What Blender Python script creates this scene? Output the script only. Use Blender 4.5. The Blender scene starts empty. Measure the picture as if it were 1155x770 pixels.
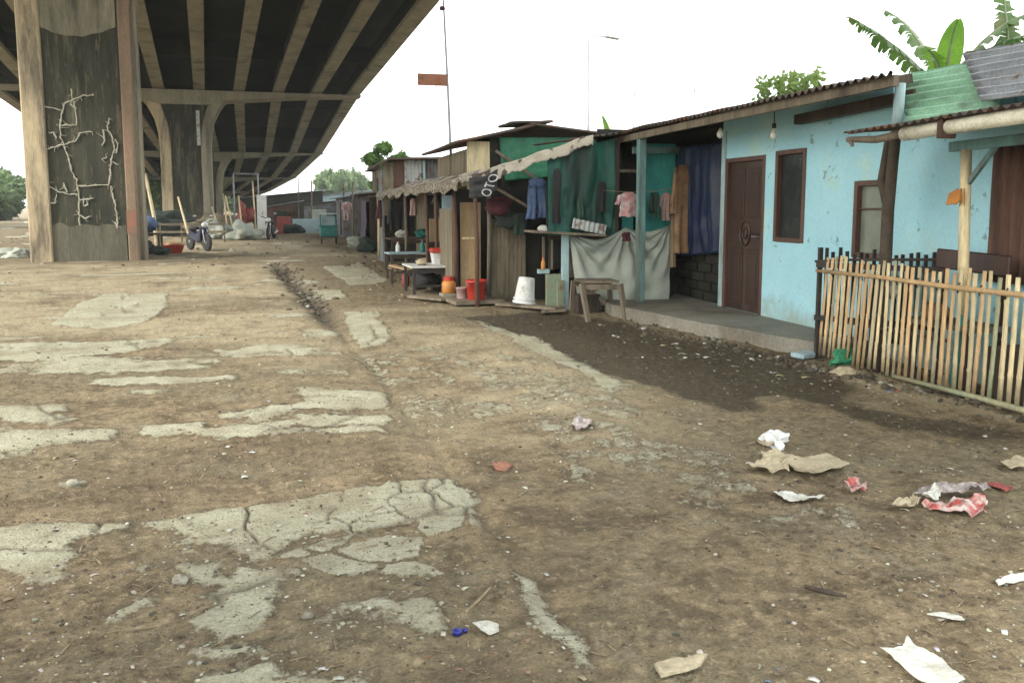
import bpy, bmesh, math, random
import numpy as np
from mathutils import Vector, Matrix, noise as mnoise
random.seed(7); rng = np.random.default_rng(7)
scene = bpy.context.scene
COL = scene.collection

# ------------------------------------------------------------ camera, sky, sun, exposure
W_PX, F_PX, PITCH, YAW = 1155.0, 961.0, math.radians(6.6), math.radians(14.628)
EYE = 1.45
cam_d = bpy.data.cameras.new('camera'); cam = bpy.data.objects.new('camera', cam_d); COL.objects.link(cam)
cam.location = (0, 0, EYE)
cam.rotation_euler = (math.radians(90) - PITCH, 0, -YAW)
cam_d.sensor_width = 36; cam_d.lens = 36 * F_PX / W_PX
cam_d.shift_y = -(385 - 343.2) / W_PX
cam_d.clip_start = 0.05; cam_d.clip_end = 6000
scene.camera = cam

SUN_EL, SUN_AZ = math.radians(36), math.radians(248)   # azimuth clockwise from +Y: behind-left
wd = bpy.data.worlds.new('World'); scene.world = wd; wd.use_nodes = True
nt = wd.node_tree; nt.nodes.clear()
def N(nt, t, **k):
    n = nt.nodes.new(t)
    for a, b in k.items(): setattr(n, a, b)
    return n
wo = N(nt, 'ShaderNodeOutputWorld'); bg = N(nt, 'ShaderNodeBackground'); sky = N(nt, 'ShaderNodeTexSky')
sky.sky_type = 'NISHITA'; sky.sun_disc = False; sky.sun_elevation = SUN_EL; sky.sun_rotation = SUN_AZ
sky.air_density = 1.6; sky.dust_density = 5.0; sky.ozone_density = 1.0
tcw = N(nt, 'ShaderNodeTexCoord'); nz = N(nt, 'ShaderNodeTexNoise'); nz.inputs['Scale'].default_value = 2.2; nz.inputs['Detail'].default_value = 5
cr = N(nt, 'ShaderNodeValToRGB'); cr.color_ramp.elements[0].position = .3; cr.color_ramp.elements[0].color = (.72, .75, .76, 1)
cr.color_ramp.elements[1].position = .75; cr.color_ramp.elements[1].color = (.99, 1, .98, 1)
mul = N(nt, 'ShaderNodeVectorMath', operation='SCALE'); mul.inputs['Scale'].default_value = 11.0
mixw = N(nt, 'ShaderNodeMix', data_type='RGBA'); mixw.inputs[0].default_value = .85
nt.links.new(tcw.outputs['Generated'], nz.inputs['Vector']); nt.links.new(nz.outputs['Fac'], cr.inputs['Fac'])
nt.links.new(cr.outputs['Color'], mul.inputs[0]); nt.links.new(sky.outputs['Color'], mixw.inputs[6]); nt.links.new(mul.outputs[0], mixw.inputs[7])
nt.links.new(mixw.outputs[2], bg.inputs['Color']); bg.inputs['Strength'].default_value = 0.1
nt.links.new(bg.outputs[0], wo.inputs[0])
sd = bpy.data.lights.new('sun', 'SUN'); so = bpy.data.objects.new('sun', sd); COL.objects.link(so)
sd.energy = 1.5; sd.angle = math.radians(10); sd.color = (1, .95, .86)
sv = Vector((math.sin(SUN_AZ) * math.cos(SUN_EL), math.cos(SUN_AZ) * math.cos(SUN_EL), math.sin(SUN_EL)))
so.rotation_euler = sv.to_track_quat('Z', 'Y').to_euler(); so.location = sv * 50
vs = scene.view_settings; vs.view_transform = 'Standard'; vs.look = 'None'; vs.gamma = 1; vs.use_curve_mapping = False
vs.exposure = 1.80

# ------------------------------------------------------------ survey: sight lines of the photograph met with a known plane
_fw = Vector((math.sin(YAW) * math.cos(PITCH), math.cos(YAW) * math.cos(PITCH), -math.sin(PITCH)))
_r = Vector((math.cos(YAW), -math.sin(YAW), 0)); _u = _r.cross(_fw)
def _ray(x, y): return _fw + _r * ((x - 577.5) / F_PX) + _u * ((343.2 - y) / F_PX)
def G(x, y, z=0.0): d = _ray(x, y); return Vector((0, 0, EYE)) + d * ((z - EYE) / d.z)
def onX(x, y, X): d = _ray(x, y); return Vector((0, 0, EYE)) + d * (X / d.x)
def onY(x, y, Y): d = _ray(x, y); return Vector((0, 0, EYE)) + d * (Y / d.y)

# ------------------------------------------------------------ materials
def mat(name, c1, c2=None, scale=4.0, rough=.85, dirt=None, dirt_amt=.5, dirt_scale=1.2, streak=False, bump=.25, bscale=30, metal=0, rnd=0.0, rust=None, rust_amt=.5, trans=0, planks=None, fine=.35):
    m = bpy.data.materials.new(name); m.use_nodes = True
    t = m.node_tree; t.nodes.clear(); L = t.links.new
    o = N(t, 'ShaderNodeOutputMaterial'); b = N(t, 'ShaderNodeBsdfPrincipled'); L(b.outputs[0], o.inputs[0])
    b.inputs['Roughness'].default_value = rough; b.inputs['Metallic'].default_value = metal
    tc = N(t, 'ShaderNodeTexCoord'); mp = N(t, 'ShaderNodeMapping'); L(tc.outputs['Object'], mp.inputs['Vector'])
    oi = N(t, 'ShaderNodeObjectInfo')
    if streak: mp.inputs['Scale'].default_value = (1, 1, .14)
    # per object offset so that copies differ
    sc = N(t, 'ShaderNodeVectorMath', operation='SCALE'); sc.inputs[0].default_value = (13, 7, 5); L(oi.outputs['Random'], sc.inputs['Scale'])
    ad = N(t, 'ShaderNodeVectorMath', operation='ADD'); L(mp.outputs[0], ad.inputs[0]); L(sc.outputs[0], ad.inputs[1])
    def nz(s, d=5, r=.6, src=None):
        n = N(t, 'ShaderNodeTexNoise'); n.inputs['Scale'].default_value = s; n.inputs['Detail'].default_value = d; n.inputs['Roughness'].default_value = r
        L((src or ad).outputs[0], n.inputs['Vector']); return n
    def ramp(src, a, bb):
        r = N(t, 'ShaderNodeMapRange'); r.interpolation_type = 'SMOOTHSTEP'; r.inputs[1].default_value = a; r.inputs[2].default_value = bb; L(src, r.inputs[0]); return r.outputs[0]
    def mix(f, a, bb):
        x = N(t, 'ShaderNodeMix', data_type='RGBA')
        if isinstance(f, float): x.inputs[0].default_value = f
        else: L(f, x.inputs[0])
        for i, v in ((6, a), (7, bb)):
            if isinstance(v, tuple): x.inputs[i].default_value = (*v, 1) if len(v) == 3 else v
            else: L(v, x.inputs[i])
        return x.outputs[2]
    c2 = c2 or tuple(v * .7 for v in c1)
    col = mix(ramp(nz(scale).outputs['Fac'], .35, .65), c1, c2)
    if dirt: col = mix(ramp(nz(dirt_scale, 7, .65).outputs['Fac'], .62 - dirt_amt * .3, .85 - dirt_amt * .3), col, dirt)
    if rust: col = mix(ramp(nz(dirt_scale * 3.1, 8, .7).outputs['Fac'], .66 - rust_amt * .3, .72 - rust_amt * .3), col, rust)
    if fine:
        fn = nz(bscale * 1.7, 4, .7, ad if streak else tc if False else ad)
        v = N(t, 'ShaderNodeMapRange'); v.inputs[1].default_value = .25; v.inputs[2].default_value = .75; v.inputs[3].default_value = 1 - fine; v.inputs[4].default_value = 1 + fine * .6; L(fn.outputs['Fac'], v.inputs[0])
        vm = N(t, 'ShaderNodeVectorMath', operation='SCALE'); L(col, vm.inputs[0]); L(v.outputs[0], vm.inputs['Scale']); col = vm.outputs[0]
    if rnd:
        v = N(t, 'ShaderNodeMapRange'); v.inputs[3].default_value = 1 - rnd; v.inputs[4].default_value = 1 + rnd; L(oi.outputs['Random'], v.inputs[0])
        vm = N(t, 'ShaderNodeVectorMath', operation='SCALE'); L(col, vm.inputs[0]); L(v.outputs[0], vm.inputs['Scale']); col = vm.outputs[0]
    L(col, b.inputs['Base Color'])
    if trans:
        tr = N(t, 'ShaderNodeBsdfTranslucent'); L(col, tr.inputs[0]); ms = N(t, 'ShaderNodeMixShader'); ms.inputs[0].default_value = trans
        L(b.outputs[0], ms.inputs[1]); L(tr.outputs[0], ms.inputs[2]); L(ms.outputs[0], o.inputs[0])
    if bump:
        bm = N(t, 'ShaderNodeBump'); bm.inputs['Strength'].default_value = bump; bm.inputs['Distance'].default_value = .02
        L(nz(bscale, 6, .65).outputs['Fac'], bm.inputs['Height']); L(bm.outputs[0], b.inputs['Normal'])
        if trans: L(bm.outputs[0], tr.inputs['Normal'])
    return m

M = {}
M['concrete'] = mat('weathered_concrete', (.31, .285, .21), (.24, .225, .165), 1.5, .9, dirt=(.10, .09, .065), dirt_amt=.45, dirt_scale=.7, streak=True, bump=.3, bscale=14)
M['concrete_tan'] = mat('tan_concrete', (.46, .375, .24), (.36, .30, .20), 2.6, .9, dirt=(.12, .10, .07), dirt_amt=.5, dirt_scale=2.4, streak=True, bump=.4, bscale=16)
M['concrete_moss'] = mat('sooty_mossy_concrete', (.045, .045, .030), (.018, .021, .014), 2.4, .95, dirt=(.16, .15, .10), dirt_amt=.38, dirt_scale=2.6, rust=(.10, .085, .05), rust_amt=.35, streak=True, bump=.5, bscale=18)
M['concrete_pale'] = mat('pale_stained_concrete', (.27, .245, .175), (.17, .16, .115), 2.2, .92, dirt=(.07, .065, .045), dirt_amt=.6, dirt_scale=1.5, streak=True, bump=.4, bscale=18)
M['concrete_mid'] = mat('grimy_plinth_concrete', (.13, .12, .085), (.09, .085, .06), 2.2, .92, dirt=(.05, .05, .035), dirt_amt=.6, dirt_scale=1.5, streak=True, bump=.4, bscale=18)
M['soffit'] = mat('near_black_soffit', (.026, .029, .024), (.017, .020, .017), .6, .95, dirt=(.055, .052, .04), dirt_amt=.25, dirt_scale=.4, bump=.2, bscale=8)  # webs, diaphragms and deck underside: far darker than the girder flanges
M['brickred'] = mat('faded_brick_red_paint', (.30, .12, .075), (.22, .12, .08), 5, .9, dirt=(.16, .13, .09), dirt_amt=.6, dirt_scale=4, bump=.3)
M['pinkish'] = mat('pinkish_stained_concrete', (.26, .17, .115), (.20, .15, .10), 3, .9, dirt=(.10, .085, .06), dirt_amt=.5, streak=True, bump=.3)
M['vine'] = mat('dry_pale_root', (.44, .43, .34), (.30, .29, .22), 20, .9, bump=.3, bscale=60)
M['blue'] = mat('sky_blue_limewash', (.43, .75, .84), (.37, .69, .79), 1.1, .8, dirt=(.50, .72, .64), dirt_amt=.35, dirt_scale=1.7, rust=(.20, .33, .33), rust_amt=.16, bump=.25, bscale=22, fine=.12)
M['bluepost'] = mat('faded_turquoise_paint', (.17, .33, .32), (.12, .24, .24), 6, .75, dirt=(.12, .12, .09), dirt_amt=.6, dirt_scale=3, streak=True)
M['palepaint'] = mat('pale_blue_trim', (.42, .58, .60), (.33, .47, .48), 4, .7, dirt=(.2, .22, .19), dirt_amt=.5, dirt_scale=3, streak=True)
M['door'] = mat('dark_varnished_wood', (.058, .028, .020), (.034, .017, .013), 5, .45, dirt=(.10, .06, .04), dirt_amt=.3, streak=True, bump=.2, bscale=20)
M['frame'] = mat('brown_window_wood', (.13, .065, .045), (.09, .045, .03), 6, .55, streak=True, bump=.2)
M['glass'] = mat('dusty_dark_glass', (.03, .035, .033), (.022, .026, .026), 3, .18, bump=0, fine=0)
M['paleglass'] = mat('curtained_dusty_glass', (.22, .25, .19), (.16, .19, .15), 4, .3, bump=0, fine=.1)
M['wood'] = mat('grey_weathered_wood', (.21, .17, .12), (.14, .115, .08), 7, .9, dirt=(.07, .055, .04), dirt_amt=.45, dirt_scale=3, streak=True, bump=.4, rnd=.2)
M['darkwood'] = mat('dark_old_timber', (.075, .055, .04), (.045, .033, .025), 7, .9, streak=True, bump=.4, rnd=.25)
M['redwood'] = mat('reddish_round_pole', (.15, .075, .05), (.09, .05, .035), 7, .85, streak=True, bump=.3, rnd=.2)
M['ply'] = mat('raw_plywood', (.46, .33, .18), (.38, .27, .15), 3, .85, dirt=(.20, .15, .09), dirt_amt=.45, dirt_scale=1.6, streak=True, bump=.2, rnd=.1)
M['boards'] = mat('greyed_board_wall', (.24, .20, .135), (.17, .145, .10), 6, .9, dirt=(.09, .085, .05), dirt_amt=.55, dirt_scale=1.5, streak=True, bump=.4)
M['bamboo'] = mat('split_bamboo', (.72, .49, .25), (.58, .39, .20), 8, .6, dirt=(.33, .25, .14), dirt_amt=.35, dirt_scale=4, streak=True, bump=.25, rnd=.25)
M['bamboo_pale'] = mat('pale_bamboo', (.76, .62, .36), (.60, .50, .30), 8, .6, dirt=(.25, .25, .17), dirt_amt=.5, dirt_scale=4, streak=True, bump=.25, rnd=.18)
M['bamboo_green'] = mat('greenish_bamboo', (.33, .37, .23), (.42, .38, .22), 6, .6, dirt=(.20, .25, .18), dirt_amt=.5, dirt_scale=3, streak=True, bump=.25, rnd=.2)
M['blackpaint'] = mat('flaking_black_paint', (.022, .02, .018), (.035, .03, .025), 9, .7, dirt=(.08, .06, .045), dirt_amt=.2, dirt_scale=6, bump=.3, rnd=.3)
M['rustroof'] = mat('rusty_corrugated_sheet', (.10, .08, .065), (.07, .055, .045), 3, .8, rust=(.14, .065, .035), rust_amt=.5, bump=.2, metal=.1)
M['greenroof'] = mat('green_roof_sheet', (.30, .56, .38), (.24, .47, .31), 3, .45, dirt=(.12, .19, .13), dirt_amt=.45, dirt_scale=2, bump=.1)
M['greyroof'] = mat('grey_zinc_sheet', (.33, .35, .37), (.25, .27, .29), 4, .5, rust=(.20, .15, .11), rust_amt=.3, bump=.15, metal=.3)
M['whitecorr'] = mat('whitewashed_zinc', (.50, .52, .50), (.38, .40, .39), 3, .6, rust=(.20, .14, .10), rust_amt=.4, bump=.15)
M['greycorr'] = mat('dull_grey_zinc', (.19, .21, .22), (.14, .16, .17), 3, .6, rust=(.14, .09, .06), rust_amt=.45, bump=.15)
M['cream'] = mat('cream_fascia_paint', (.80, .77, .62), (.72, .69, .55), 5, .5, dirt=(.33, .30, .22), dirt_amt=.45, dirt_scale=3, bump=.1)
M['tealtarp'] = mat('teal_tarpaulin', (.016, .155, .105), (.010, .095, .07), 2.5, .6, dirt=(.012, .03, .022), dirt_amt=.6, dirt_scale=2.0, streak=True, bump=.35, bscale=9, trans=.15)
M['greentarp'] = mat('green_tarpaulin', (.04, .26, .13), (.03, .19, .105), 2.5, .6, dirt=(.16, .23, .17), dirt_amt=.35, dirt_scale=2.4, bump=.35, bscale=9, trans=.15)
M['tealpaint'] = mat('turquoise_painted_board', (.05, .36, .31), (.04, .27, .25), 4, .7, dirt=(.06, .13, .10), dirt_amt=.45, streak=True, bump=.2)
M['bluetarp'] = mat('navy_blue_tarpaulin', (.004, .018, .07), (.003, .012, .045), 2.5, .55, dirt=(.02, .03, .05), dirt_amt=.4, bump=.5, bscale=8)
M['greytarp'] = mat('dirty_pale_tarpaulin', (.36, .39, .335), (.31, .335, .285), 1.2, .7, dirt=(.27, .26, .20), dirt_amt=.2, dirt_scale=1.5, bump=.08, bscale=12, fine=.08)
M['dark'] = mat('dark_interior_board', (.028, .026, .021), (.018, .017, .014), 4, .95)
M['brickdark'] = mat('mossy_dark_brick', (.026, .022, .018), (.018, .018, .014), 6, .95, dirt=(.035, .04, .025), dirt_amt=.6, dirt_scale=3, bump=.6, bscale=12)
M['slab'] = mat('porch_cement', (.25, .235, .19), (.20, .185, .15), 1.5, .85, dirt=(.13, .115, .085), dirt_amt=.55, dirt_scale=.9, bump=.3, bscale=16)
M['plaster_green'] = mat('peeling_green_plaster', (.22, .29, .20), (.30, .27, .18), 4, .9, dirt=(.11, .09, .06), dirt_amt=.5, dirt_scale=4, bump=.4)
M['leaf'] = mat('tree_leaves', (.09, .20, .03), (.16, .29, .05), .8, .6, bump=0, fine=0, trans=.35)
M['leaf_pale'] = mat('distant_tree_leaves', (.08, .14, .045), (.12, .18, .07), .7, .7, bump=0, fine=0, trans=.3)
M['leaf_yellow'] = mat('young_yellow_green_leaves', (.20, .29, .07), (.13, .22, .05), .8, .6, bump=0, fine=0, trans=.4)
M['banana'] = mat('banana_leaf', (.08, .17, .035), (.13, .24, .05), 1.6, .4, dirt=(.25, .22, .10), dirt_amt=.2, dirt_scale=3, bump=.1, trans=.35)
M['banana_bright'] = mat('bright_young_banana_leaf', (.22, .42, .05), (.17, .34, .05), 1.6, .4, bump=.1, trans=.45)
M['bark'] = mat('bark', (.11, .085, .06), (.07, .055, .04), 6, .95, bump=.5)
M['white'] = mat('off_white_plastic', (.70, .72, .70), (.60, .62, .60), 5, .5, dirt=(.4, .36, .28), dirt_amt=.35, dirt_scale=6, bump=.1)
M['paperwhite'] = mat('soiled_white_paper', (.62, .63, .57), (.52, .52, .46), 6, .8, dirt=(.33, .29, .21), dirt_amt=.35, dirt_scale=9, bump=.3, bscale=40)
M['card'] = mat('damp_cardboard', (.47, .41, .28), (.40, .34, .23), 6, .9, dirt=(.26, .21, .14), dirt_amt=.4, dirt_scale=7, bump=.3, bscale=40)
M['red'] = mat('red_plastic', (.50, .035, .02), (.40, .03, .02), 5, .4, dirt=(.22, .06, .04), dirt_amt=.35, dirt_scale=6, bump=.05)
M['pink'] = mat('faded_red_cloth', (.28, .065, .055), (.20, .045, .04), 7, .8, bump=.3)
M['maroon'] = mat('maroon_cloth', (.085, .018, .024), (.055, .013, .018), 5, .9, bump=.3)
M['denim'] = mat('blue_denim', (.06, .10, .20), (.10, .15, .25), 6, .9, bump=.3)
M['darkcloth'] = mat('dark_green_black_cloth', (.025, .045, .035), (.018, .022, .02), 5, .95, bump=.3)
M['blackcloth'] = mat('black_cloth', (.016, .016, .018), (.025, .025, .025), 5, .9, bump=.3)
M['tancloth'] = mat('tan_brown_cloth', (.36, .21, .11), (.26, .15, .08), 5, .9, dirt=(.13, .07, .04), dirt_amt=.4, dirt_scale=3, bump=.3)
M['whitecloth'] = mat('white_and_pink_cloth', (.62, .56, .53), (.50, .20, .20), 9, .9, bump=.3)
M['pinkcloth'] = mat('dusty_pink_cloth', (.42, .28, .25), (.32, .22, .2), 5, .9, bump=.3)
M['greencloth'] = mat('dull_green_cloth', (.04, .09, .06), (.03, .06, .045), 5, .9, bump=.3)
M['purplecloth'] = mat('faded_purple_cloth', (.13, .10, .15), (.09, .08, .11), 5, .9, bump=.3)
M['orange'] = mat('orange_plastic', (.60, .24, .04), (.45, .18, .04), 5, .5, bump=.05)
M['tealplastic'] = mat('teal_painted_tin', (.03, .24, .20), (.02, .17, .15), 4, .6, dirt=(.02, .05, .045), dirt_amt=.4, bump=.1)
M['rust'] = mat('rusted_painted_tin', (.27, .10, .05), (.36, .17, .10), 5, .8, dirt=(.13, .05, .03), dirt_amt=.5, dirt_scale=5, bump=.3)
M['metal'] = mat('dull_galvanised_steel', (.30, .31, .31), (.24, .25, .25), 4, .5, metal=.5, bump=.1)
M['rubber'] = mat('black_rubber', (.018, .018, .018), (.025, .024, .022), 5, .8, bump=.1)
M['chrome'] = mat('scuffed_chrome', (.50, .50, .50), (.40, .40, .40), 5, .3, metal=.9, bump=0)
M['bikeblue'] = mat('dark_blue_fairing', (.010, .017, .05), (.008, .013, .04), 4, .3, bump=0)
M['bluewhite'] = mat('pale_blue_painted_wall', (.33, .45, .48), (.27, .38, .42), 2, .8, dirt=(.22, .25, .22), dirt_amt=.4, bump=.2)
M['dkblue'] = mat('blue_plastic_cap', (.02, .025, .25), (.015, .02, .2), 9, .4, bump=0)
M['stone'] = mat('grey_stone', (.34, .33, .27), (.25, .24, .19), 8, .9, dirt=(.15, .12, .08), dirt_amt=.4, dirt_scale=12, bump=.5, bscale=50, rnd=.25)
M['twig'] = mat('dry_twig', (.33, .26, .16), (.20, .15, .09), 14, .9, bump=.3, rnd=.2)
M['tape'] = mat('black_banner_cloth', (.015, .015, .016), (.03, .03, .03), 5, .7, bump=.2)
M['lettering'] = mat('white_banner_lettering', (.65, .65, .62), (.55, .55, .52), 8, .7, bump=0)
M['bulb'] = mat('frosted_bulb', (.80, .80, .72), (.78, .78, .70), 5, .25, bump=0, fine=0)
M['valance'] = mat('tattered_printed_tarp', (.50, .47, .38), (.34, .29, .22), 6, .8, dirt=(.20, .08, .06), dirt_amt=.25, dirt_scale=6, rust=(.07, .06, .045), rust_amt=.65, bump=.4, bscale=14)
M['wrapper'] = mat('red_white_wrapper', (.42, .06, .05), (.50, .42, .38), 16, .45, dirt=(.12, .12, .10), dirt_amt=.35, dirt_scale=14, bump=.3, bscale=50, fine=.2)
M['wrapper_grey'] = mat('grey_purple_wrapper', (.22, .18, .18), (.45, .40, .37), 22, .45, bump=.3, bscale=50)
def two(nm, ca, cb, freq, axis=0):
    """flat checks of two colours woven into a cloth"""
    m = mat(nm, ca, ca, 4, .8, bump=.3); t = m.node_tree; b = next(n for n in t.nodes if n.type == 'BSDF_PRINCIPLED')
    src = b.inputs['Base Color'].links[0].from_socket; tc = next(n for n in t.nodes if n.type == 'TEX_COORD')
    ck = N(t, 'ShaderNodeTexNoise'); ck.inputs['Scale'].default_value = freq; t.links.new(tc.outputs['Object'], ck.inputs['Vector'])
    r = N(t, 'ShaderNodeMapRange'); r.inputs[1].default_value = .52; r.inputs[2].default_value = .56; t.links.new(ck.outputs['Fac'], r.inputs[0])
    x = N(t, 'ShaderNodeMix', data_type='RGBA'); t.links.new(r.outputs[0], x.inputs[0]); t.links.new(src, x.inputs[6]); x.inputs[7].default_value = (*cb, 1)
    t.links.new(x.outputs[2], b.inputs['Base Color']); return m
def mud_splash(m, top, col):
    """dried splash mud along the foot of a wall, ragged upper edge"""
    t = m.node_tree; b = next(n for n in t.nodes if n.type == 'BSDF_PRINCIPLED'); src = b.inputs['Base Color'].links[0].from_socket; tc = next(n for n in t.nodes if n.type == 'TEX_COORD')
    sp_ = N(t, 'ShaderNodeSeparateXYZ'); t.links.new(tc.outputs['Object'], sp_.inputs[0]); nn = N(t, 'ShaderNodeTexNoise'); nn.inputs['Scale'].default_value = 4; nn.inputs['Detail'].default_value = 8; nn.inputs['Roughness'].default_value = .75; t.links.new(tc.outputs['Object'], nn.inputs['Vector'])
    ad = N(t, 'ShaderNodeMath', operation='MULTIPLY_ADD'); t.links.new(nn.outputs['Fac'], ad.inputs[0]); ad.inputs[1].default_value = -.9; t.links.new(sp_.outputs['Z'], ad.inputs[2])
    r = N(t, 'ShaderNodeMapRange'); r.inputs[1].default_value = top - .45; r.inputs[2].default_value = top - .75; r.inputs[3].default_value = 0; r.inputs[4].default_value = .7; t.links.new(ad.outputs[0], r.inputs[0])
    x = N(t, 'ShaderNodeMix', data_type='RGBA'); t.links.new(r.outputs[0], x.inputs[0]); t.links.new(src, x.inputs[6]); x.inputs[7].default_value = (*col, 1); t.links.new(x.outputs[2], b.inputs['Base Color'])
mud_splash(M['blue'], .42, (.30, .33, .25)); mud_splash(M['bamboo'], .35, (.16, .125, .08)); mud_splash(M['bamboo_pale'], .35, (.18, .15, .10))
M['patchtarp'] = two('brown_and_cream_patterned_sheet', (.50, .45, .36), (.10, .07, .055), 5)

# ------------------------------------------------------------ mesh helpers
def tag(o, label=None, cat=None, group=None, kind=None):
    if label: o['label'] = label
    if cat: o['category'] = cat
    if group: o['group'] = group
    if kind: o['kind'] = kind
    return o
def thing(name, label, cat, loc, group=None, kind=None):
    o = bpy.data.objects.new(name, None); COL.objects.link(o); o.location = Vector(loc); o.empty_display_size = .2
    return tag(o, label, cat, group, kind)
class MB:
    def __init__(s): s.v = []; s.f = []
    def add(s, vs, fs):
        n = len(s.v); s.v += [Vector(v) for v in vs]; s.f += [tuple(i + n for i in f) for f in fs]; return s
    def box(s, c, d, rz=0, R=None):
        c = Vector(c); h = Vector(d) / 2; R = R or Matrix.Rotation(rz, 3, 'Z')
        vs = [c + R @ Vector((x * h.x, y * h.y, z * h.z)) for x in (-1, 1) for y in (-1, 1) for z in (-1, 1)]
        return s.add(vs, [(0, 1, 3, 2), (4, 6, 7, 5), (0, 4, 5, 1), (2, 3, 7, 6), (0, 2, 6, 4), (1, 5, 7, 3)])
    def b2(s, a, b): a = Vector(a); b = Vector(b); return s.box((a + b) / 2, [abs(q) for q in (b - a)])
    def beam(s, p0, p1, w, h, up=(0, 0, 1)):
        p0, p1 = Vector(p0), Vector(p1); d = (p1 - p0); z = d.normalized(); up = Vector(up)
        if abs(z.dot(up)) > .98: up = Vector((0, 1, 0))
        x = up.cross(z).normalized(); y = z.cross(x)
        R = Matrix((x, y, z)).transposed(); return s.box((p0 + p1) / 2, (w, h, d.length), R=R)
    def tube(s, pts, r, n=8, cap=True):
        pts = [Vector(p) for p in pts]; k = len(pts); rr = r if isinstance(r, (list, tuple)) else [r] * k; vs = []; fs = []
        ref = Vector((0, 0, 1)) if abs((pts[-1] - pts[0]).normalized().z) < .9 else Vector((0, 1, 0))
        for i, p in enumerate(pts):
            t = (pts[min(i + 1, k - 1)] - pts[max(i - 1, 0)]).normalized()
            a = ref.cross(t)
            a = a.normalized() if a.length > 1e-4 else Vector((1, 0, 0)); b = t.cross(a)
            vs += [p + (a * math.cos(q) + b * math.sin(q)) * rr[i] for q in [2 * math.pi * j / n for j in range(n)]]
        for i in range(k - 1):
            for j in range(n): fs.append((i * n + j, i * n + (j + 1) % n, (i + 1) * n + (j + 1) % n, (i + 1) * n + j))
        if cap: fs += [tuple(range(n))[::-1], tuple((k - 1) * n + j for j in range(n))]
        return s.add(vs, fs)
    def lathe(s, c, prof, n=20, R=None, jit=0):
        c = Vector(c); R = R or Matrix.Identity(3); vs = []; fs = []
        for (r, z) in prof: vs += [c + R @ Vector((r * math.cos(a), r * math.sin(a), z)) for a in [2 * math.pi * j / n for j in range(n)]]
        for i in range(len(prof) - 1):
            for j in range(n): fs.append((i * n + j, i * n + (j + 1) % n, (i + 1) * n + (j + 1) % n, (i + 1) * n + j))
        if prof[0][0] > 1e-4: fs.append(tuple(range(n))[::-1])
        if prof[-1][0] > 1e-4: fs.append(tuple((len(prof) - 1) * n + j for j in range(n)))
        return s.add(vs, fs)
    def grid(s, fn, nu, nv):
        vs = [fn(i / nu, j / nv) for j in range(nv + 1) for i in range(nu + 1)]
        return s.add(vs, [(j * (nu + 1) + i, j * (nu + 1) + i + 1, (j + 1) * (nu + 1) + i + 1, (j + 1) * (nu + 1) + i) for j in range(nv) for i in range(nu)])
    def blob(s, c, d, seed=0, amp=.3, sub=2, fl=0):
        bm = bmesh.new(); bmesh.ops.create_icosphere(bm, subdivisions=sub, radius=1); c = Vector(c); d = Vector(d)
        vs = []
        for v in bm.verts:
            n = mnoise.noise(v.co * 1.4 + Vector((seed * 3.7, seed * 1.3, 0))) * amp + mnoise.noise(v.co * 3.5 + Vector((seed, 0, seed))) * amp * .4
            q = v.co * (1 + n); q.z = max(q.z, -fl) if fl else q.z
            vs.append(c + Vector((q.x * d.x, q.y * d.y, q.z * d.z)))
        bm.verts.index_update(); fs = [tuple(v.index for v in f.verts) for f in bm.faces]; bm.free(); return s.add(vs, fs)
    def prism(s, pts, z0, z1):
        """flat outline (list of xy) extruded up"""
        n = len(pts); vs = [Vector((p[0], p[1], z0)) for p in pts] + [Vector((p[0], p[1], z1)) for p in pts]
        return s.add(vs, [tuple(range(n))[::-1], tuple(range(n, 2 * n))] + [(i, (i + 1) % n, (i + 1) % n + n, i + n) for i in range(n)])
    def build(s, name, m, parent=None, smooth=False, solid=0, bevel=0, base=None):
        me = bpy.data.meshes.new(name); o = bpy.data.objects.new(name, me); COL.objects.link(o)
        if parent:
            r = parent
            while r.parent: r = r.parent
            off = r.location.copy(); o.parent = parent
        else:
            off = Vector(base) if base else Vector((sum(v.x for v in s.v) / len(s.v), sum(v.y for v in s.v) / len(s.v), min(v.z for v in s.v)))
            o.location = off
        me.from_pydata([v - off for v in s.v], [], s.f)
        bm = bmesh.new(); bm.from_mesh(me); bmesh.ops.recalc_face_normals(bm, faces=bm.faces); bm.to_mesh(me); bm.free()
        if smooth: me.shade_smooth()
        me.materials.append(M[m] if isinstance(m, str) else m)
        if solid: md = o.modifiers.new('thickness', 'SOLIDIFY'); md.thickness = solid; md.offset = 0
        if bevel: md = o.modifiers.new('bevel', 'BEVEL'); md.width = bevel; md.segments = 1; md.limit_method = 'ANGLE'
        return o
def cp(o, parent=None):
    c = o.copy(); COL.objects.link(c); c.parent = parent
    for ch in o.children: cp(ch, c)
    return c
def V(*a): return Vector(a)
def lerp(a, b, t): return Vector(a) * (1 - t) + Vector(b) * t
def corr(p00, p10, p01, pitch=.09, amp=.018, nv=6, sag=.0, axis='u'):
    """corrugated sheet: corner, along-waves end, along-ridge end"""
    p00, p10, p01 = V(*p00), V(*p10), V(*p01); u = p10 - p00; v = p01 - p00; n = u.cross(v).normalized()
    k = max(2, int(u.length / pitch)); nu = k * 6; sd = random.random() * 50
    return MB().grid(lambda a, b: p00 + u * a + v * b + n * (amp * math.sin(a * k * 2 * math.pi) - sag * math.sin(b * math.pi) + .012 * mnoise.noise(V(a * 3, b * 3, sd))), nu, nv)
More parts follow.
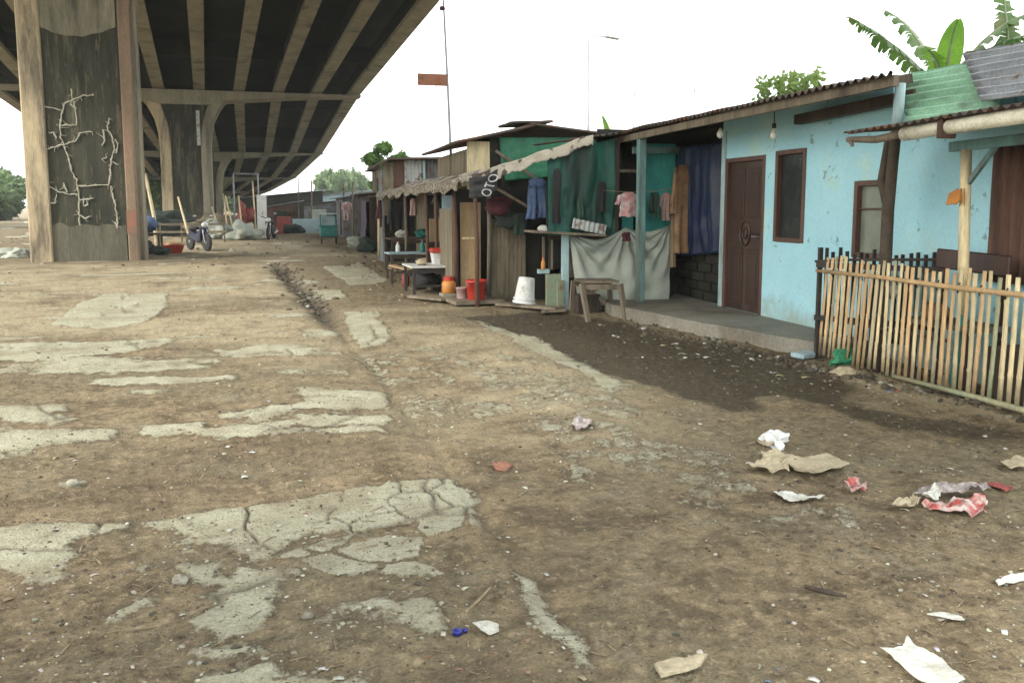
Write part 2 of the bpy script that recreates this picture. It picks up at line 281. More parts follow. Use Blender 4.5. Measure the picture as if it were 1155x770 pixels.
def cloth(p00, p10, p01, p11, folds=5, amp=.03, nu=36, nv=24, sag=0, tatter=0, hang=True):
    p00, p10, p01, p11 = V(*p00), V(*p10), V(*p01), V(*p11); n = (p10 - p00).cross(p01 - p00).normalized(); sd = random.random() * 90; L = (p10 - p00).length
    def fn(a, b):
        q = (p00 * (1 - a) + p10 * a) * (1 - b) + (p01 * (1 - a) + p11 * a) * b
        e = mnoise.noise(V(a * folds + sd, b * 1.2, 3)) + .5 * mnoise.noise(V(a * folds * 2.3 + b * 2, sd, b * 2)) + .25 * mnoise.noise(V(a * 14, b * 11, sd))
        q = q + n * (e * amp * (.35 + .65 * b)) - V(0, 0, 1) * sag * math.sin(a * math.pi) * (1 - b)
        if tatter: q = q + (p01 - p00).normalized() * (b ** 2) * tatter * mnoise.noise(V(a * L * 3.1, sd, 0)) * 1.6
        return q
    return MB().grid(fn, nu, nv)

# ------------------------------------------------------------ the ground: one sheet, dense before the camera, out to the horizon
def vnoise(x, y, seed=0):
    xi = np.floor(x).astype(np.int64); yi = np.floor(y).astype(np.int64); xf = x - xi; yf = y - yi
    def h(a, b):
        n = (a * 374761393 + b * 668265263 + seed * 974711) & 0xffffffff
        n = ((n ^ (n >> 13)) * 1274126177) & 0xffffffff
        return ((n ^ (n >> 16)) & 0xffff) / 65535.0
    u = xf * xf * (3 - 2 * xf); v = yf * yf * (3 - 2 * yf)
    return (h(xi, yi) * (1 - u) + h(xi + 1, yi) * u) * (1 - v) + (h(xi, yi + 1) * (1 - u) + h(xi + 1, yi + 1) * u) * v
def fbm(x, y, o=4, seed=0, g=.5):
    s = 0; a = 1; t = 0
    for i in range(o): s = s + a * vnoise(x * 2 ** i + 17.3 * i, y * 2 ** i - 9.1 * i, seed + i); t += a; a *= g
    return s / t
def voro(x, y, seed=0):
    """distance to the nearest cell border, and a number per cell"""
    xi = np.floor(x).astype(np.int64); yi = np.floor(y).astype(np.int64); d1 = np.full(x.shape, 9.); d2 = np.full(x.shape, 9.); idn = np.zeros(x.shape)
    for dx in (-1, 0, 1):
        for dy in (-1, 0, 1):
            a = xi + dx; b = yi + dy
            def h(s):
                n = (a * 374761393 + b * 668265263 + (seed + s) * 974711) & 0xffffffff
                n = ((n ^ (n >> 13)) * 1274126177) & 0xffffffff
                return ((n ^ (n >> 16)) & 0xffff) / 65535.0
            px = a + .1 + .8 * h(1); py = b + .1 + .8 * h(2); d = np.hypot(x - px, y - py); c = h(3)
            nearer = d < d1
            d2 = np.where(nearer, d1, np.minimum(d2, d)); idn = np.where(nearer, c, idn); d1 = np.where(nearer, d, d1)
    return d2 - d1, idn
def sdist(x, y, poly):
    """signed distance, positive inside"""
    d = np.full(x.shape, 1e9); ins = np.zeros(x.shape, bool); n = len(poly)
    for i in range(n):
        ax, ay = poly[i]; bx, by = poly[(i + 1) % n]; ex, ey = bx - ax, by - ay
        t = np.clip(((x - ax) * ex + (y - ay) * ey) / (ex * ex + ey * ey + 1e-12), 0, 1)
        d = np.minimum(d, np.hypot(x - ax - t * ex, y - ay - t * ey))
        c = (ay > y) != (by > y); ins ^= c & (x < ex * (y - ay) / (ey + 1e-12) + ax)
    return np.where(ins, d, -d)
def gp(*px): return [tuple(G(a, b)[:2]) for a, b in px]
th_d = np.linspace(-30, 62, 860); th = np.radians(np.concatenate([th_d, np.arange(70, 330, 10)]))
s_px = np.arange(760, 13, -1.75); r = np.concatenate([[.0005, .6, 1.2], 1394. / s_px, [130, 200, 400, 1000, 3000]])
R_, T_ = np.meshgrid(r, th, indexing='ij'); gx = R_ * np.sin(T_); gy = R_ * np.cos(T_)
wx = gx + .16 * (fbm(gx * 2.2, gy * 2.2, 4, 3) - .5) + .05 * (fbm(gx * 11, gy * 11, 2, 5) - .5); wy = gy + .30 * (fbm(gx * 1.6, gy * 1.6, 4, 9) - .5) + .05 * (fbm(gx * 11, gy * 11, 2, 8) - .5)
slabs = [  # bare, pale pieces of the old concrete, surveyed from the photograph
 [(-60, 598), (60, 592), (160, 586), (140, 600), (85, 612), (80, 632), (75, 655), (40, 664), (0, 652), (-60, 640)],
 [(165, 586), (235, 574), (330, 560), (450, 552), (505, 549), (528, 558), (540, 580), (505, 590), (455, 596), (415, 604), (350, 600), (330, 618), (308, 632), (285, 637), (255, 626), (225, 605), (195, 602)],
 [(185, 640), (225, 636), (262, 652), (262, 640), (330, 652), (340, 662), (310, 672), (312, 692), (300, 706), (255, 718), (228, 716), (215, 704), (240, 690), (255, 668), (215, 655)],
 [(205, 726), (300, 720), (310, 730), (250, 738), (210, 736)],
 [(210, 770), (240, 752), (300, 745), (350, 750), (420, 760), (430, 830), (200, 830)],
 [(135, 690), (160, 680), (185, 676), (180, 688), (160, 698), (125, 706), (100, 706)],
 [(338, 472), (380, 474), (435, 468), (440, 476), (432, 484), (345, 486)],
 [(300, 492), (360, 488), (432, 486), (432, 493), (310, 498)], [(155, 485), (230, 480), (235, 488), (190, 497), (150, 497)],
 [(-40, 488), (80, 488), (135, 486), (120, 498), (40, 508), (-40, 520)], [(-40, 522), (40, 508), (30, 516), (-40, 530)],
 [(-40, 460), (75, 458), (78, 464), (20, 476), (-40, 480)], [(0, 470), (40, 466), (90, 476), (60, 484), (0, 482)],
 [(-40, 388), (90, 386), (190, 382), (195, 388), (130, 402), (60, 408), (-40, 406)],
 [(55, 366), (90, 342), (120, 332), (190, 330), (190, 345), (165, 365), (110, 372)],
 [(100, 430), (260, 427), (265, 431), (160, 437), (100, 437)], [(130, 444), (200, 440), (165, 448)],
 [(340, 440), (430, 442), (440, 462), (410, 464), (350, 458)], [(60, 547), (95, 547), (92, 558), (68, 557)],
 [(385, 352), (425, 352), (442, 384), (405, 392)], [(355, 326), (385, 326), (390, 336), (362, 338)],
 [(360, 300), (410, 298), (440, 318), (395, 322)],
 [(528, 357), (545, 360), (600, 380), (655, 405), (705, 438), (690, 444), (640, 416), (590, 390)],
 [(575, 640), (598, 648), (640, 700), (672, 748), (655, 752), (600, 700)],
]
tan = [  # dust-covered but sound concrete
 [(-200, 300), (310, 297), (340, 330), (362, 352), (400, 400), (330, 420), (200, 400), (100, 380), (-200, 385)],
 [(385, 345), (540, 345), (600, 372), (700, 440), (715, 500), (660, 530), (520, 500), (470, 430)],
 [(190, 268), (450, 275), (430, 290), (190, 285)],
]
cobble = [[(430, 562), (520, 556), (545, 590), (540, 640), (500, 660), (330, 665), (300, 640), (350, 612), (410, 600)],
          [(400, 400), (560, 372), (650, 400), (720, 450), (745, 500), (850, 520), (1010, 600), (900, 590), (700, 570), (560, 520), (470, 470)]]
wet = [[(520, 356), (620, 350), (700, 362), (760, 380), (860, 395), (925, 412), (958, 436), (945, 460), (880, 446), (846, 447), (858, 462), (820, 462), (740, 440), (665, 415), (600, 380)],
       [(940, 450), (1000, 463), (1155, 485), (1150, 491), (1060, 489), (1000, 478), (955, 466)]]
damp = [[(120, 530), (330, 480), (560, 520), (620, 600), (640, 700), (700, 800), (450, 800), (480, 700), (540, 620), (520, 545), (300, 552), (160, 575), (0, 585), (0, 540)],
        [(560, 350), (620, 350), (610, 372), (560, 370)], [(-100, 286), (300, 284), (330, 296), (-100, 300)]]
conc = np.full(gx.shape, -1.)
for i, p in enumerate(slabs): conc = np.maximum(conc, sdist(wx, wy, gp(*p)) / .10)
cob = np.maximum(sdist(wx, wy, gp(*cobble[0])) / .25, -1); cob2 = np.maximum(sdist(wx, wy, gp(*cobble[1])) / .5, -1)
e1, c1 = voro(wx * 4.2, wy * 3.4, 3); e2, c2 = voro(wx * 6.2, wy * 5.0, 11); e3, c3 = voro(wx * 2.6 + 3, wy * 2.3, 15)
conc = np.maximum(conc, np.minimum(cob * 2, np.where(c1 > .30, (e1 - .10) * 5, -1)))
conc = np.maximum(conc, np.minimum(np.minimum(cob2 * 2, (fbm(wx * 1.1, wy * .9, 3, 31) - .47) * 9), np.where(c2 > .42, (e2 - .14) * 3, -1)).clip(-1, .10))
conc = np.maximum(conc, np.minimum(np.minimum(cob2 * 2, (fbm(wx * .9 + 9, wy * .8, 3, 35) - .52) * 9), np.where(c3 > .5, (e3 - .16) * 3, -1)).clip(-1, .08))
f = fbm(wx * .55 + 3, wy * 1.9, 5, 21, .55); left = np.clip((.75 - gx) / .3, 0, 1)     # thin worn streaks of concrete on the old slab
conc = np.maximum(conc, np.where(left > 0, (f - .655) * 9 - (1 - left) * 3, -1))
conc = np.clip(conc, -1, 1)
# cracks through the big slabs
ecr, _ = voro(wx * 1.25 + 7, wy * 1.05, 44); crack = np.clip(1 - ecr / .05, 0, 1) * (fbm(gx * 1.3, gy * 1.3, 2, 77) > .45)
crack = np.maximum(crack, np.clip(1 - e1 / .10, 0, 1) * np.clip((gx - .02) / .1, 0, 1) * (gy < 5) * (gx < 1) * (c1 < .75))
tn = np.full(gx.shape, -1.)
for p in tan: tn = np.maximum(tn, sdist(wx, wy, gp(*p)) / .6)
tn = np.clip(tn, -1, 1) * .5 + .5; tn *= np.clip((fbm(wx * .9, wy * 1.5, 5, 51) - .30) * 4, 0, 1)
wt = np.full(gx.shape, -1.)
for p in wet: wt = np.maximum(wt, sdist(wx, wy, gp(*p)) / .26)
kerb = sdist(wx, wy, gp((938, 424), (955, 414), (1060, 440), (1160, 470), (1160, 480), (1080, 462), (990, 446))) / .10
wt = np.clip(np.minimum(wt, -kerb), -1, 1) * .5 + .5; tn = np.maximum(tn, np.clip(kerb * .5 + .5, 0, 1) * .8)
dp = np.full(gx.shape, -1.)
for p in damp: dp = np.maximum(dp, sdist(wx, wy, gp(*p)) / .45)
dp = (np.clip(dp, -1, 1) * .5 + .5) * np.clip((fbm(wx * 1.4, wy * 1.4, 4, 61) - .35) * 4, 0, 1)
# the seam between the old slab and the lane, opening into a gully farther on
seam = [tuple(G(*p)[:2]) for p in [(308, 294), (363, 350), (430, 430), (500, 530), (575, 630), (672, 748)]]
sx = np.interp(gy, [p[1] for p in seam[::-1]], [p[0] for p in seam[::-1]]) + .07 * (fbm(gx * 0 + 1, gy * 1.7, 3, 90) - .5); ds = gx - sx
near = np.clip((11.5 - gy) / 2, 0, 1); far = (1 - near) * np.clip((23 - gy) / 2, 0, 1)
hz = .050 * (fbm(gx * .35, gy * .35, 3, 1) - .5) + .030 * (fbm(gx * 1.3, gy * 1.3, 4, 2) - .5)
rough = np.clip(1 - np.clip(conc, 0, 1) * .85, 0, 1)
hz = hz + rough * (.040 * (fbm(gx * 4.5, gy * 6, 4, 4, .6) - .5) + .014 * (fbm(gx * 26, gy * 26, 2, 6) - .5))
fade = np.clip((26 - R_) / 10, 0, 1); hz *= fade
hz += .010 * np.clip(conc * 2 + .5, 0, 1) - .018 * crack * np.clip(conc * 3, 0, 1)
hz += .022 * np.clip(.5 - ds / .06, 0, 1) * near * np.clip(gy / 2, 0, 1)            # slab stands a lip above the lane
hz -= .10 * np.exp(-(ds / .16) ** 2) * far + .02 * np.exp(-(ds / .07) ** 2) * near
hz -= .03 * wt * fade
gully = np.exp(-(ds / .20) ** 2) * far
hz[R_ > 60] = -.01; hz[:3] = 0
nr, ncol = gx.shape
verts = np.stack([gx, gy, hz], -1).reshape(-1, 3).astype(np.float32)
ii, jj = np.meshgrid(np.arange(nr - 1), np.arange(ncol), indexing='ij'); j2 = (jj + 1) % ncol
quads = np.stack([ii * ncol + jj, (ii + 1) * ncol + jj, (ii + 1) * ncol + j2, ii * ncol + j2], -1).reshape(-1, 4)[:, ::-1]
me = bpy.data.meshes.new('ground'); me.vertices.add(len(verts)); me.vertices.foreach_set('co', verts.ravel())
me.loops.add(quads.size); me.loops.foreach_set('vertex_index', quads.ravel().astype(np.int32))
me.polygons.add(len(quads)); me.polygons.foreach_set('loop_start', np.arange(0, quads.size, 4, dtype=np.int32))
me.update(calc_edges=True); me.shade_smooth()
for nm, a in (('conc', conc), ('wet', wt), ('tan', tn), ('damp', dp), ('gully', gully), ('crack', crack)):
    at = me.attributes.new(nm, 'FLOAT', 'POINT'); at.data.foreach_set('value', a.ravel().astype(np.float32))
ground = bpy.data.objects.new('ground', me); COL.objects.link(ground); tag(ground, kind='structure')
if verts[:, 2].size and me.polygons[5000].normal.z < 0: me.flip_normals()
def ground_z(x, y):
    """height of the sheet near the surveyed point"""
    i = int(np.argmin(np.abs(r - math.hypot(x, y)))); t = math.degrees(math.atan2(x, y)); j = int(np.argmin(np.abs(th_d - t))); return float(hz[i, j])

def ground_material():
    m = bpy.data.materials.new('trodden_earth_and_concrete'); m.use_nodes = True; t = m.node_tree; t.nodes.clear(); L = t.links.new
    o = N(t, 'ShaderNodeOutputMaterial'); b = N(t, 'ShaderNodeBsdfPrincipled'); L(b.outputs[0], o.inputs[0])
    tc = N(t, 'ShaderNodeTexCoord')
    def nz(s, d=6, r=.6):
        n = N(t, 'ShaderNodeTexNoise'); n.inputs['Scale'].default_value = s; n.inputs['Detail'].default_value = d; n.inputs['Roughness'].default_value = r; L(tc.outputs['Object'], n.inputs['Vector']); return n.outputs['Fac']
    def at(n): a = N(t, 'ShaderNodeAttribute'); a.attribute_name = n; return a.outputs['Fac']
    def mr(s, a, bb, c=0., d=1., sm=True):
        x = N(t, 'ShaderNodeMapRange'); x.interpolation_type = 'SMOOTHSTEP' if sm else 'LINEAR'; L(s, x.inputs[0])
        for i, v in enumerate((a, bb, c, d)): x.inputs[i + 1].default_value = v
        return x.outputs[0]
    def ma(op, a, bb):
        x = N(t, 'ShaderNodeMath', operation=op)
        for i, v in enumerate((a, bb)):
            if isinstance(v, (int, float)): x.inputs[i].default_value = v
            else: L(v, x.inputs[i])
        return x.outputs[0]
    def mix(fc, a, bb, mode='MIX'):
        x = N(t, 'ShaderNodeMix', data_type='RGBA', blend_type=mode)
        if isinstance(fc, float): x.inputs[0].default_value = fc
        else: L(fc, x.inputs[0])
        for i, v in ((6, a), (7, bb)):
            if isinstance(v, tuple): x.inputs[i].default_value = (*v, 1)
            else: L(v, x.inputs[i])
        return x.outputs[2]
    big, mid, fin, grit = nz(.5), nz(3.2, 7, .65), nz(19, 6, .7), nz(90, 4, .7)
    mud = mix(mr(mid, .38, .60), (.128, .097, .057), (.262, .204, .124))
    mud = mix(mr(big, .42, .60, 0, .8), mud, (.195, .165, .102))
    mud = mix(mr(nz(1.4, 8, .7), .52, .66, 0, .55), mud, (.25, .225, .155))
    mud = mix(mr(fin, .50, .70, 0, .75), mud, (.40, .32, .20))
    mud = mix(mr(fin, .47, .30, 0, .8), mud, (.070, .052, .032))
    mud = mix(mr(nz(9, 7, .72), .47, .34, 0, .6), mud, (.085, .066, .042))
    tanc = mix(mr(fin, .35, .7), (.44, .375, .245), (.30, .25, .16))
    col = mix(ma('MULTIPLY', at('tan'), mr(mid, .25, .6, .2, .95)), mud, tanc)
    cc = mix(mr(mid, .35, .65), (.46, .45, .335), (.36, .35, .25)); cc = mix(mr(fin, .52, .72, 0, .55), cc, (.215, .19, .13)); cc = mix(mr(nz(7, 6, .7), .56, .72, 0, .7), cc, (.20, .165, .11))
    edge = ma('ADD', at('conc'), ma('ADD', ma('MULTIPLY', ma('SUBTRACT', fin, .5), 1.3), ma('MULTIPLY', ma('SUBTRACT', nz(7, 6, .7), .5), 1.2)))
    cm = mr(edge, -.08, .26); dust = mr(nz(1.9, 7, .68), .42, .68, 1, .42)
    cm = ma('MULTIPLY', cm, dust); col = mix(cm, col, cc)
    rim = ma('MULTIPLY', mr(edge, -.35, -.05), mr(edge, .08, -.02)); col = mix(ma('MULTIPLY', rim, .38), col, (.085, .06, .042))
    col = mix(ma('MULTIPLY', ma('MULTIPLY', at('crack'), cm), .85), col, (.10, .078, .052))
    col = mix(ma('MULTIPLY', at('damp'), .50), col, (.105, .078, .050))
    wf = mr(ma('ADD', at('wet'), ma('MULTIPLY', ma('SUBTRACT', mid, .5), .5)), .38, .60)
    wetc = mix(mr(fin, .35, .7), (.045, .036, .023), (.095, .076, .049)); col = mix(ma('MULTIPLY', wf, .88), col, wetc)
    col = mix(ma('MULTIPLY', at('gully'), .8), col, (.045, .037, .028))
    vo = N(t, 'ShaderNodeTexVoronoi'); vo.inputs['Scale'].default_value = 42; L(tc.outputs['Object'], vo.inputs['Vector'])
    peb = ma('MULTIPLY', mr(vo.outputs['Distance'], .30, .18), mr(nz(5, 3), .52, .62)); col = mix(ma('MULTIPLY', peb, .7), col, mix(mr(grit, .3, .7), (.34, .29, .21), (.12, .09, .06)))
    gv = N(t, 'ShaderNodeVectorMath', operation='SCALE'); L(col, gv.inputs[0]); L(mr(grit, .28, .72, .66, 1.3, False), gv.inputs['Scale'])
    L(gv.outputs[0], b.inputs['Base Color'])
    L(ma('SUBTRACT', .93, ma('MULTIPLY', wf, .22)), b.inputs['Roughness']); b.inputs['Specular IOR Level'].default_value = .25
    h = ma('ADD', ma('MULTIPLY', grit, .35), ma('ADD', ma('MULTIPLY', fin, 1.2), ma('ADD', ma('MULTIPLY', peb, .35), ma('MULTIPLY', cm, .35))))
    bp = N(t, 'ShaderNodeBump'); bp.inputs['Strength'].default_value = .9; bp.inputs['Distance'].default_value = .028; L(h, bp.inputs['Height']); L(bp.outputs[0], b.inputs['Normal'])
    return m
me.materials.append(ground_material())

# ------------------------------------------------------------ the flyover
ST = [(0, 8.3, 11.2), (24.4, 6.28, 9.37), (49, 4.09, 7.46), (73.5, 2.98, 5.72), (98, 1.03, 4.5), (122.5, -2.2, 3.4), (147, -6.5, 2.35)]  # deck stops over the camera; span behind left off so skylight brightens the foreground
NG, SP = 10, 2.01                                     # girders and their spacing; (Y, right edge X, girder soffit z)
fly = thing('flyover', 'concrete flyover on wall piers running away overhead, dark ribbed underside', 'flyover', (-4, 24.4, 0))
GD = 1.25                                             # girder depth
for k in range(len(ST) - 1):
    (y0, x0, z0), (y1, x1, z1) = ST[k], ST[k + 1]
    for g in range(NG):
        xa, xb = x0 - .45 - g * SP, x1 - .45 - g * SP; w = .56 if g else .66
        a, b = V(xa, y0 + .02, z0), V(xb, y1 - .02, z1); mb = MB()
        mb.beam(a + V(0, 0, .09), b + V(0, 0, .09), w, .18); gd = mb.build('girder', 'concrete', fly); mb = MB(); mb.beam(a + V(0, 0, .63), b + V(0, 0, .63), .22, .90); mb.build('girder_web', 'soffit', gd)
    n = 2
    for q in range(1, n + 1):                          # cross diaphragms between the girders
        t = (q - .5) / n; y = y0 + (y1 - y0) * t; x = x0 + (x1 - x0) * t; z = z0 + (z1 - z0) * t; mb = MB()
        for g in range(NG - 1): mb.box((x - .45 - (g + .5) * SP, y, z + .72), (SP - .30, .22, .76))
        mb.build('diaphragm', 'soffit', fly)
    mb = MB(); wd2 = NG * SP + .1
    vs_ = []
    for (y, x, z) in ((y0, x0, z0), (y1, x1, z1)):
        for (dx, dz) in ((.25, GD + .02), (-wd2 - .1, GD + .02), (-wd2 - .1, GD + .27), (.25, GD + .27)): vs_.append((x + dx, y, z + dz))
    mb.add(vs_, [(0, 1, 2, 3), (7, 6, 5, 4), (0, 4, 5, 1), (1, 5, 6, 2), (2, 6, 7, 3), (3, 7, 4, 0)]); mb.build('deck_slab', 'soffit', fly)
    for dx in (.15, -wd2): MB().beam((x0 + dx, y0, z0 + GD + .72), (x1 + dx, y1, z1 + GD + .72), .22, .9).build('parapet', 'concrete', fly)

def pier(y, xc, zc, w, dep, xl, xr):
    """wall pier with four corner ribs that flare into the cap beam"""
    zf = zc - 2.6                                      # where the flare starts
    p = MB(); p.box((xc, y + dep / 2, zc / 2 - .2), (w - .3, dep - .16, zc + .4))
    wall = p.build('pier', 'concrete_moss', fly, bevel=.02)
    up = MB(); n = 36                                   # paler weathered upper zone, edge bowed, a 6 mm render coat
    if y < 30:
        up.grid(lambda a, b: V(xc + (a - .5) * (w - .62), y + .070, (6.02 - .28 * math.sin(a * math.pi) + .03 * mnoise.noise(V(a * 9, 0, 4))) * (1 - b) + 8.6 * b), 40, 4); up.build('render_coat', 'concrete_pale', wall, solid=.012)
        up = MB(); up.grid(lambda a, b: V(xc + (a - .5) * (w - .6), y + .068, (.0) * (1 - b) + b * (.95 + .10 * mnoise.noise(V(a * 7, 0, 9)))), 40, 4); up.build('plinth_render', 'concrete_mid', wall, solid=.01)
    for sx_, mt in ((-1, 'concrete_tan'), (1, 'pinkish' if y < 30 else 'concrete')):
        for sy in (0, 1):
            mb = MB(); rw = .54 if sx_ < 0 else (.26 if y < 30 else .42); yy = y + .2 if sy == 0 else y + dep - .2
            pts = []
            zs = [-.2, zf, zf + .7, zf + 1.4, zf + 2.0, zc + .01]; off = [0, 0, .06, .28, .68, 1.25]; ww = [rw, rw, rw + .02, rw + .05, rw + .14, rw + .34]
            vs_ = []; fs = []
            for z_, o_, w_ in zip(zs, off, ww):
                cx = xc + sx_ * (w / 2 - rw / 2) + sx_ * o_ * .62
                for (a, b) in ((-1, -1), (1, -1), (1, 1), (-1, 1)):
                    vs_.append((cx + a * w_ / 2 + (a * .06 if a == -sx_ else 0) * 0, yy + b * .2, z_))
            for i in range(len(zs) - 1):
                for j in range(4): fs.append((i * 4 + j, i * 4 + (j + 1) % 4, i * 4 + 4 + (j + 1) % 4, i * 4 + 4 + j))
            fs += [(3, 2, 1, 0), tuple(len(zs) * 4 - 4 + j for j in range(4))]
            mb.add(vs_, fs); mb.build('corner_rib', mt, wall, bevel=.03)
    if y < 30:                                          # cleaner outer strip and a red painted patch on the right rib
        mb = MB(); mb.box((xc + w / 2 + .02, y + .42, 4), (.20, .3, 8.2)); mb.build('edge_strip', 'concrete_pale', wall, bevel=.02)
        mb = MB(); mb.box((xc + w / 2 - .15, y - .004, 1.02), (.24, .016, .62)); mb.build('painted_patch', 'brickred', wall)
    # cap beam: haunched below, girders rest on top
    mb = MB(); xs = [xl, xl + 2.5, xc - 2.2, xc - 1.2, xc + 1.2, xc + 2.2, (xc + xr) / 2 + 1, xr]; d = [.42, .55, .9, 1.15, 1.15, .9, .62, .42]; vs_ = []; fs = []
    for x_, d_ in zip(xs, d):
        for (b, z_) in ((-.05, zc + 1.1 - d_ - .9 + .0), (dep + .05, zc + 1.1 - d_ - .9), (dep + .05, zc + .35), (-.05, zc + .35)): vs_.append((x_, y + b, z_ + .55 if z_ < zc + .3 else z_))
    for i in range(len(xs) - 1):
        for j in range(4): fs.append((i * 4 + j, i * 4 + (j + 1) % 4, i * 4 + 4 + (j + 1) % 4, i * 4 + 4 + j))
    fs += [(3, 2, 1, 0), tuple(len(xs) * 4 - 4 + j for j in range(4))]
    mb.add(vs_, fs); mb.build('cap_beam', 'concrete', fly, bevel=.04)
for k, (y, x, z) in enumerate(ST[0:6]):
    xc = {0: -6.2, 24.4: -5.17, 49: -5.17}.get(y, x - 9.4); w = {24.4: 2.62, 49: 2.45}.get(y, 2.5)
    pier(y - (.0 if y == 24.4 else .7), xc, z - .35, w, 1.6, x - NG * SP + .2, x)
mb = MB(); mb.tube([(-4.45, 48.2, 6.4), (-4.45, 48.2, 4.6)], .09, 10); mb.build('drain_pipe', 'whitecorr', fly)
# dried climbing roots on the front of the near pier (traced from the photograph onto the pier face)
PY = 24.4 + .06
def zp(*pts): return [onY(a / 2.4846, b / 2.4846, PY) for a, b in pts]
roots = [[(264,267),(235,268),(205,278),(180,292),(172,320),(168,350),(170,385),(178,405),(190,440),(200,480),(215,505),(220,545),(222,590),(224,632)],
 [(125,300),(150,303),(172,310)],[(198,250),(207,285),(214,320),(213,350),(168,352)],[(258,370),(225,372),(212,395),(178,405),(128,418)],
 [(128,515),(160,535),(195,545),(218,545)],[(190,540),(178,512)],[(218,522),(255,520),(305,518)],[(305,330),(300,360),(315,385),(322,410),(312,440),(310,480),(303,518)],
 [(290,365),(295,395),(285,408)],[(322,388),(330,405),(326,430)],[(310,520),(320,560),(328,600),(330,640),(322,622)],[(220,560),(262,555)],[(232,560),(235,578),(245,575),(243,560)],
 [(135,568),(155,570),(158,540)],[(300,440),(285,446)],[(222,600),(238,612),(250,606)],[(318,455),(330,462)],[(160,385),(150,372),(138,374)],[(208,300),(196,292)]]
mb = MB(); rv = random.Random(3)
for pl in roots:
    P3 = zp(*pl); pts = []
    for i in range(len(P3) - 1):
        n = max(2, int((P3[i + 1] - P3[i]).length / .07))
        for q in range(n): t = q / n; pts.append(P3[i].lerp(P3[i + 1], t) + V(rv.uniform(-.018, .018), 0, rv.uniform(-.018, .018)))
    pts.append(P3[-1]); mb.tube(pts, [.019 * rv.uniform(.5, 1.4) for _ in pts[:-1]] + [.012], 6)
    for p in pts[::2]:
        a = rv.uniform(0, 6.28); l = rv.uniform(.04, .2) * rv.uniform(.4, 1); q = p + V(math.cos(a) * l, -.005, math.sin(a) * l); mb.tube([p, q, q + V(rv.uniform(-.06, .06), 0, rv.uniform(-.06, .06))], [.009, .006, .002], 5)
tag(mb.build('climbing_roots', 'vine'), 'pale dried climbing roots branching over the dark face of the near pier', 'roots')

# ------------------------------------------------------------ porch, blue house
mb = MB(); out = [(4.12, 10.55), (4.22, 9.9), (4.34, 9.3), (4.42, 8.7), (4.62, 8.1), (4.74, 7.5), (4.90, 7.05), (5.45, 6.98), (5.60, 11.6), (4.25, 11.5)]
o2 = []
for i in range(len(out)):
    a, b = V(*out[i], 0), V(*out[(i + 1) % len(out)], 0); n = max(1, int((b - a).length / .08)) if i < 7 else 1
    o2 += [(a.lerp(b, q / n) + V(.035 * mnoise.noise(V(i + q / n * 3, 2, 5)) * (i < 7), .03 * mnoise.noise(V(i * 3, q, 1)) * (i < 7), 0)).xy for q in range(n)]
mb.prism(o2, -.12, .145); p_ = mb.build('porch_slab', 'slab', bevel=.012); tag(p_, kind='structure')
FX = 5.44
house = thing('blue_house', 'low sky blue house with dark panelled door and narrow brown framed windows', 'house', (FX, 8, 0))
def wall_cells(ys, zs, holes, x0, x1, m, nm, par):
    mb = MB()
    for i in range(len(ys) - 1):
        for j in range(len(zs) - 1):
            if (i, j) in holes: continue
            mb.b2((x0, ys[i], zs[j]), (x1, ys[i + 1], zs[j + 1]))
    bm = bmesh.new(); vm = [bm.verts.new(v) for v in mb.v]
    for f in mb.f: bm.faces.new([vm[i] for i in f])
    bmesh.ops.remove_doubles(bm, verts=bm.verts, dist=.001)
    dup = {}
    for f in bm.faces: dup.setdefault(tuple(sorted(v.index for v in f.verts)), []).append(f)
    bm.verts.index_update(); dup = {}
    for f in bm.faces: dup.setdefault(frozenset(v.index for v in f.verts), []).append(f)
    bmesh.ops.delete(bm, geom=[f for l in dup.values() if len(l) > 1 for f in l], context='FACES')
    o = MB(); bm.verts.index_update(); o.v = [v.co.copy() for v in bm.verts]; o.f = [tuple(v.index for v in f.verts) for f in bm.faces]; bm.free()
    return o.build(nm, m, par)
ys = [3.4, 6.42, 6.89, 7.38, 8.23, 8.82, 9.06, 9.97, 10.08]; zs = [0, .145, .94, 1.04, 1.69, 2.03, 2.07, 2.44, 2.58]
holes = {(0, 7), (1, 7), (2, 2), (2, 3), (4, 3), (4, 4), (4, 5), (6, 1), (6, 2), (6, 3), (6, 4)}
wall_cells(ys, zs, holes, FX, FX + .14, 'blue', 'wall', house)
MB().b2((FX + .02, 10.085, .145), (FX + .12, 10.13, 2.5)).build('corner_post', 'palepaint', house)
MB().box((FX - .005, 10.03, 1.27), (.035, .095, 2.25)).build('corner_trim', 'palepaint', house, bevel=.006)
d = MB().b2((FX + .035, 9.10, .15), (FX + .075, 9.93, 1.99)).build('door', 'door', house)
fr = MB(); fr.b2((FX - .012, 9.045, .147), (FX + .09, 9.10, 2.045)); fr.b2((FX - .012, 9.93, .147), (FX + .09, 9.985, 2.045)); fr.b2((FX - .010, 9.10, 1.99), (FX + .088, 9.93, 2.043)); fr.build('door_frame', 'frame', house, bevel=.004)
for (y0, y1, z0, z1) in ((9.17, 9.47, 1.30, 1.90), (9.56, 9.86, 1.30, 1.90), (9.17, 9.47, .24, .92), (9.56, 9.86, .24, .92)):
    pn = MB().b2((FX + .022, y0, z0), (FX + .034, y1, z1)); pn.b2((FX + .012, y0 + .05, z0 + .06), (FX + .0225, y1 - .05, z1 - .06)); pn.build('door_panel', 'door', d, bevel=.005)

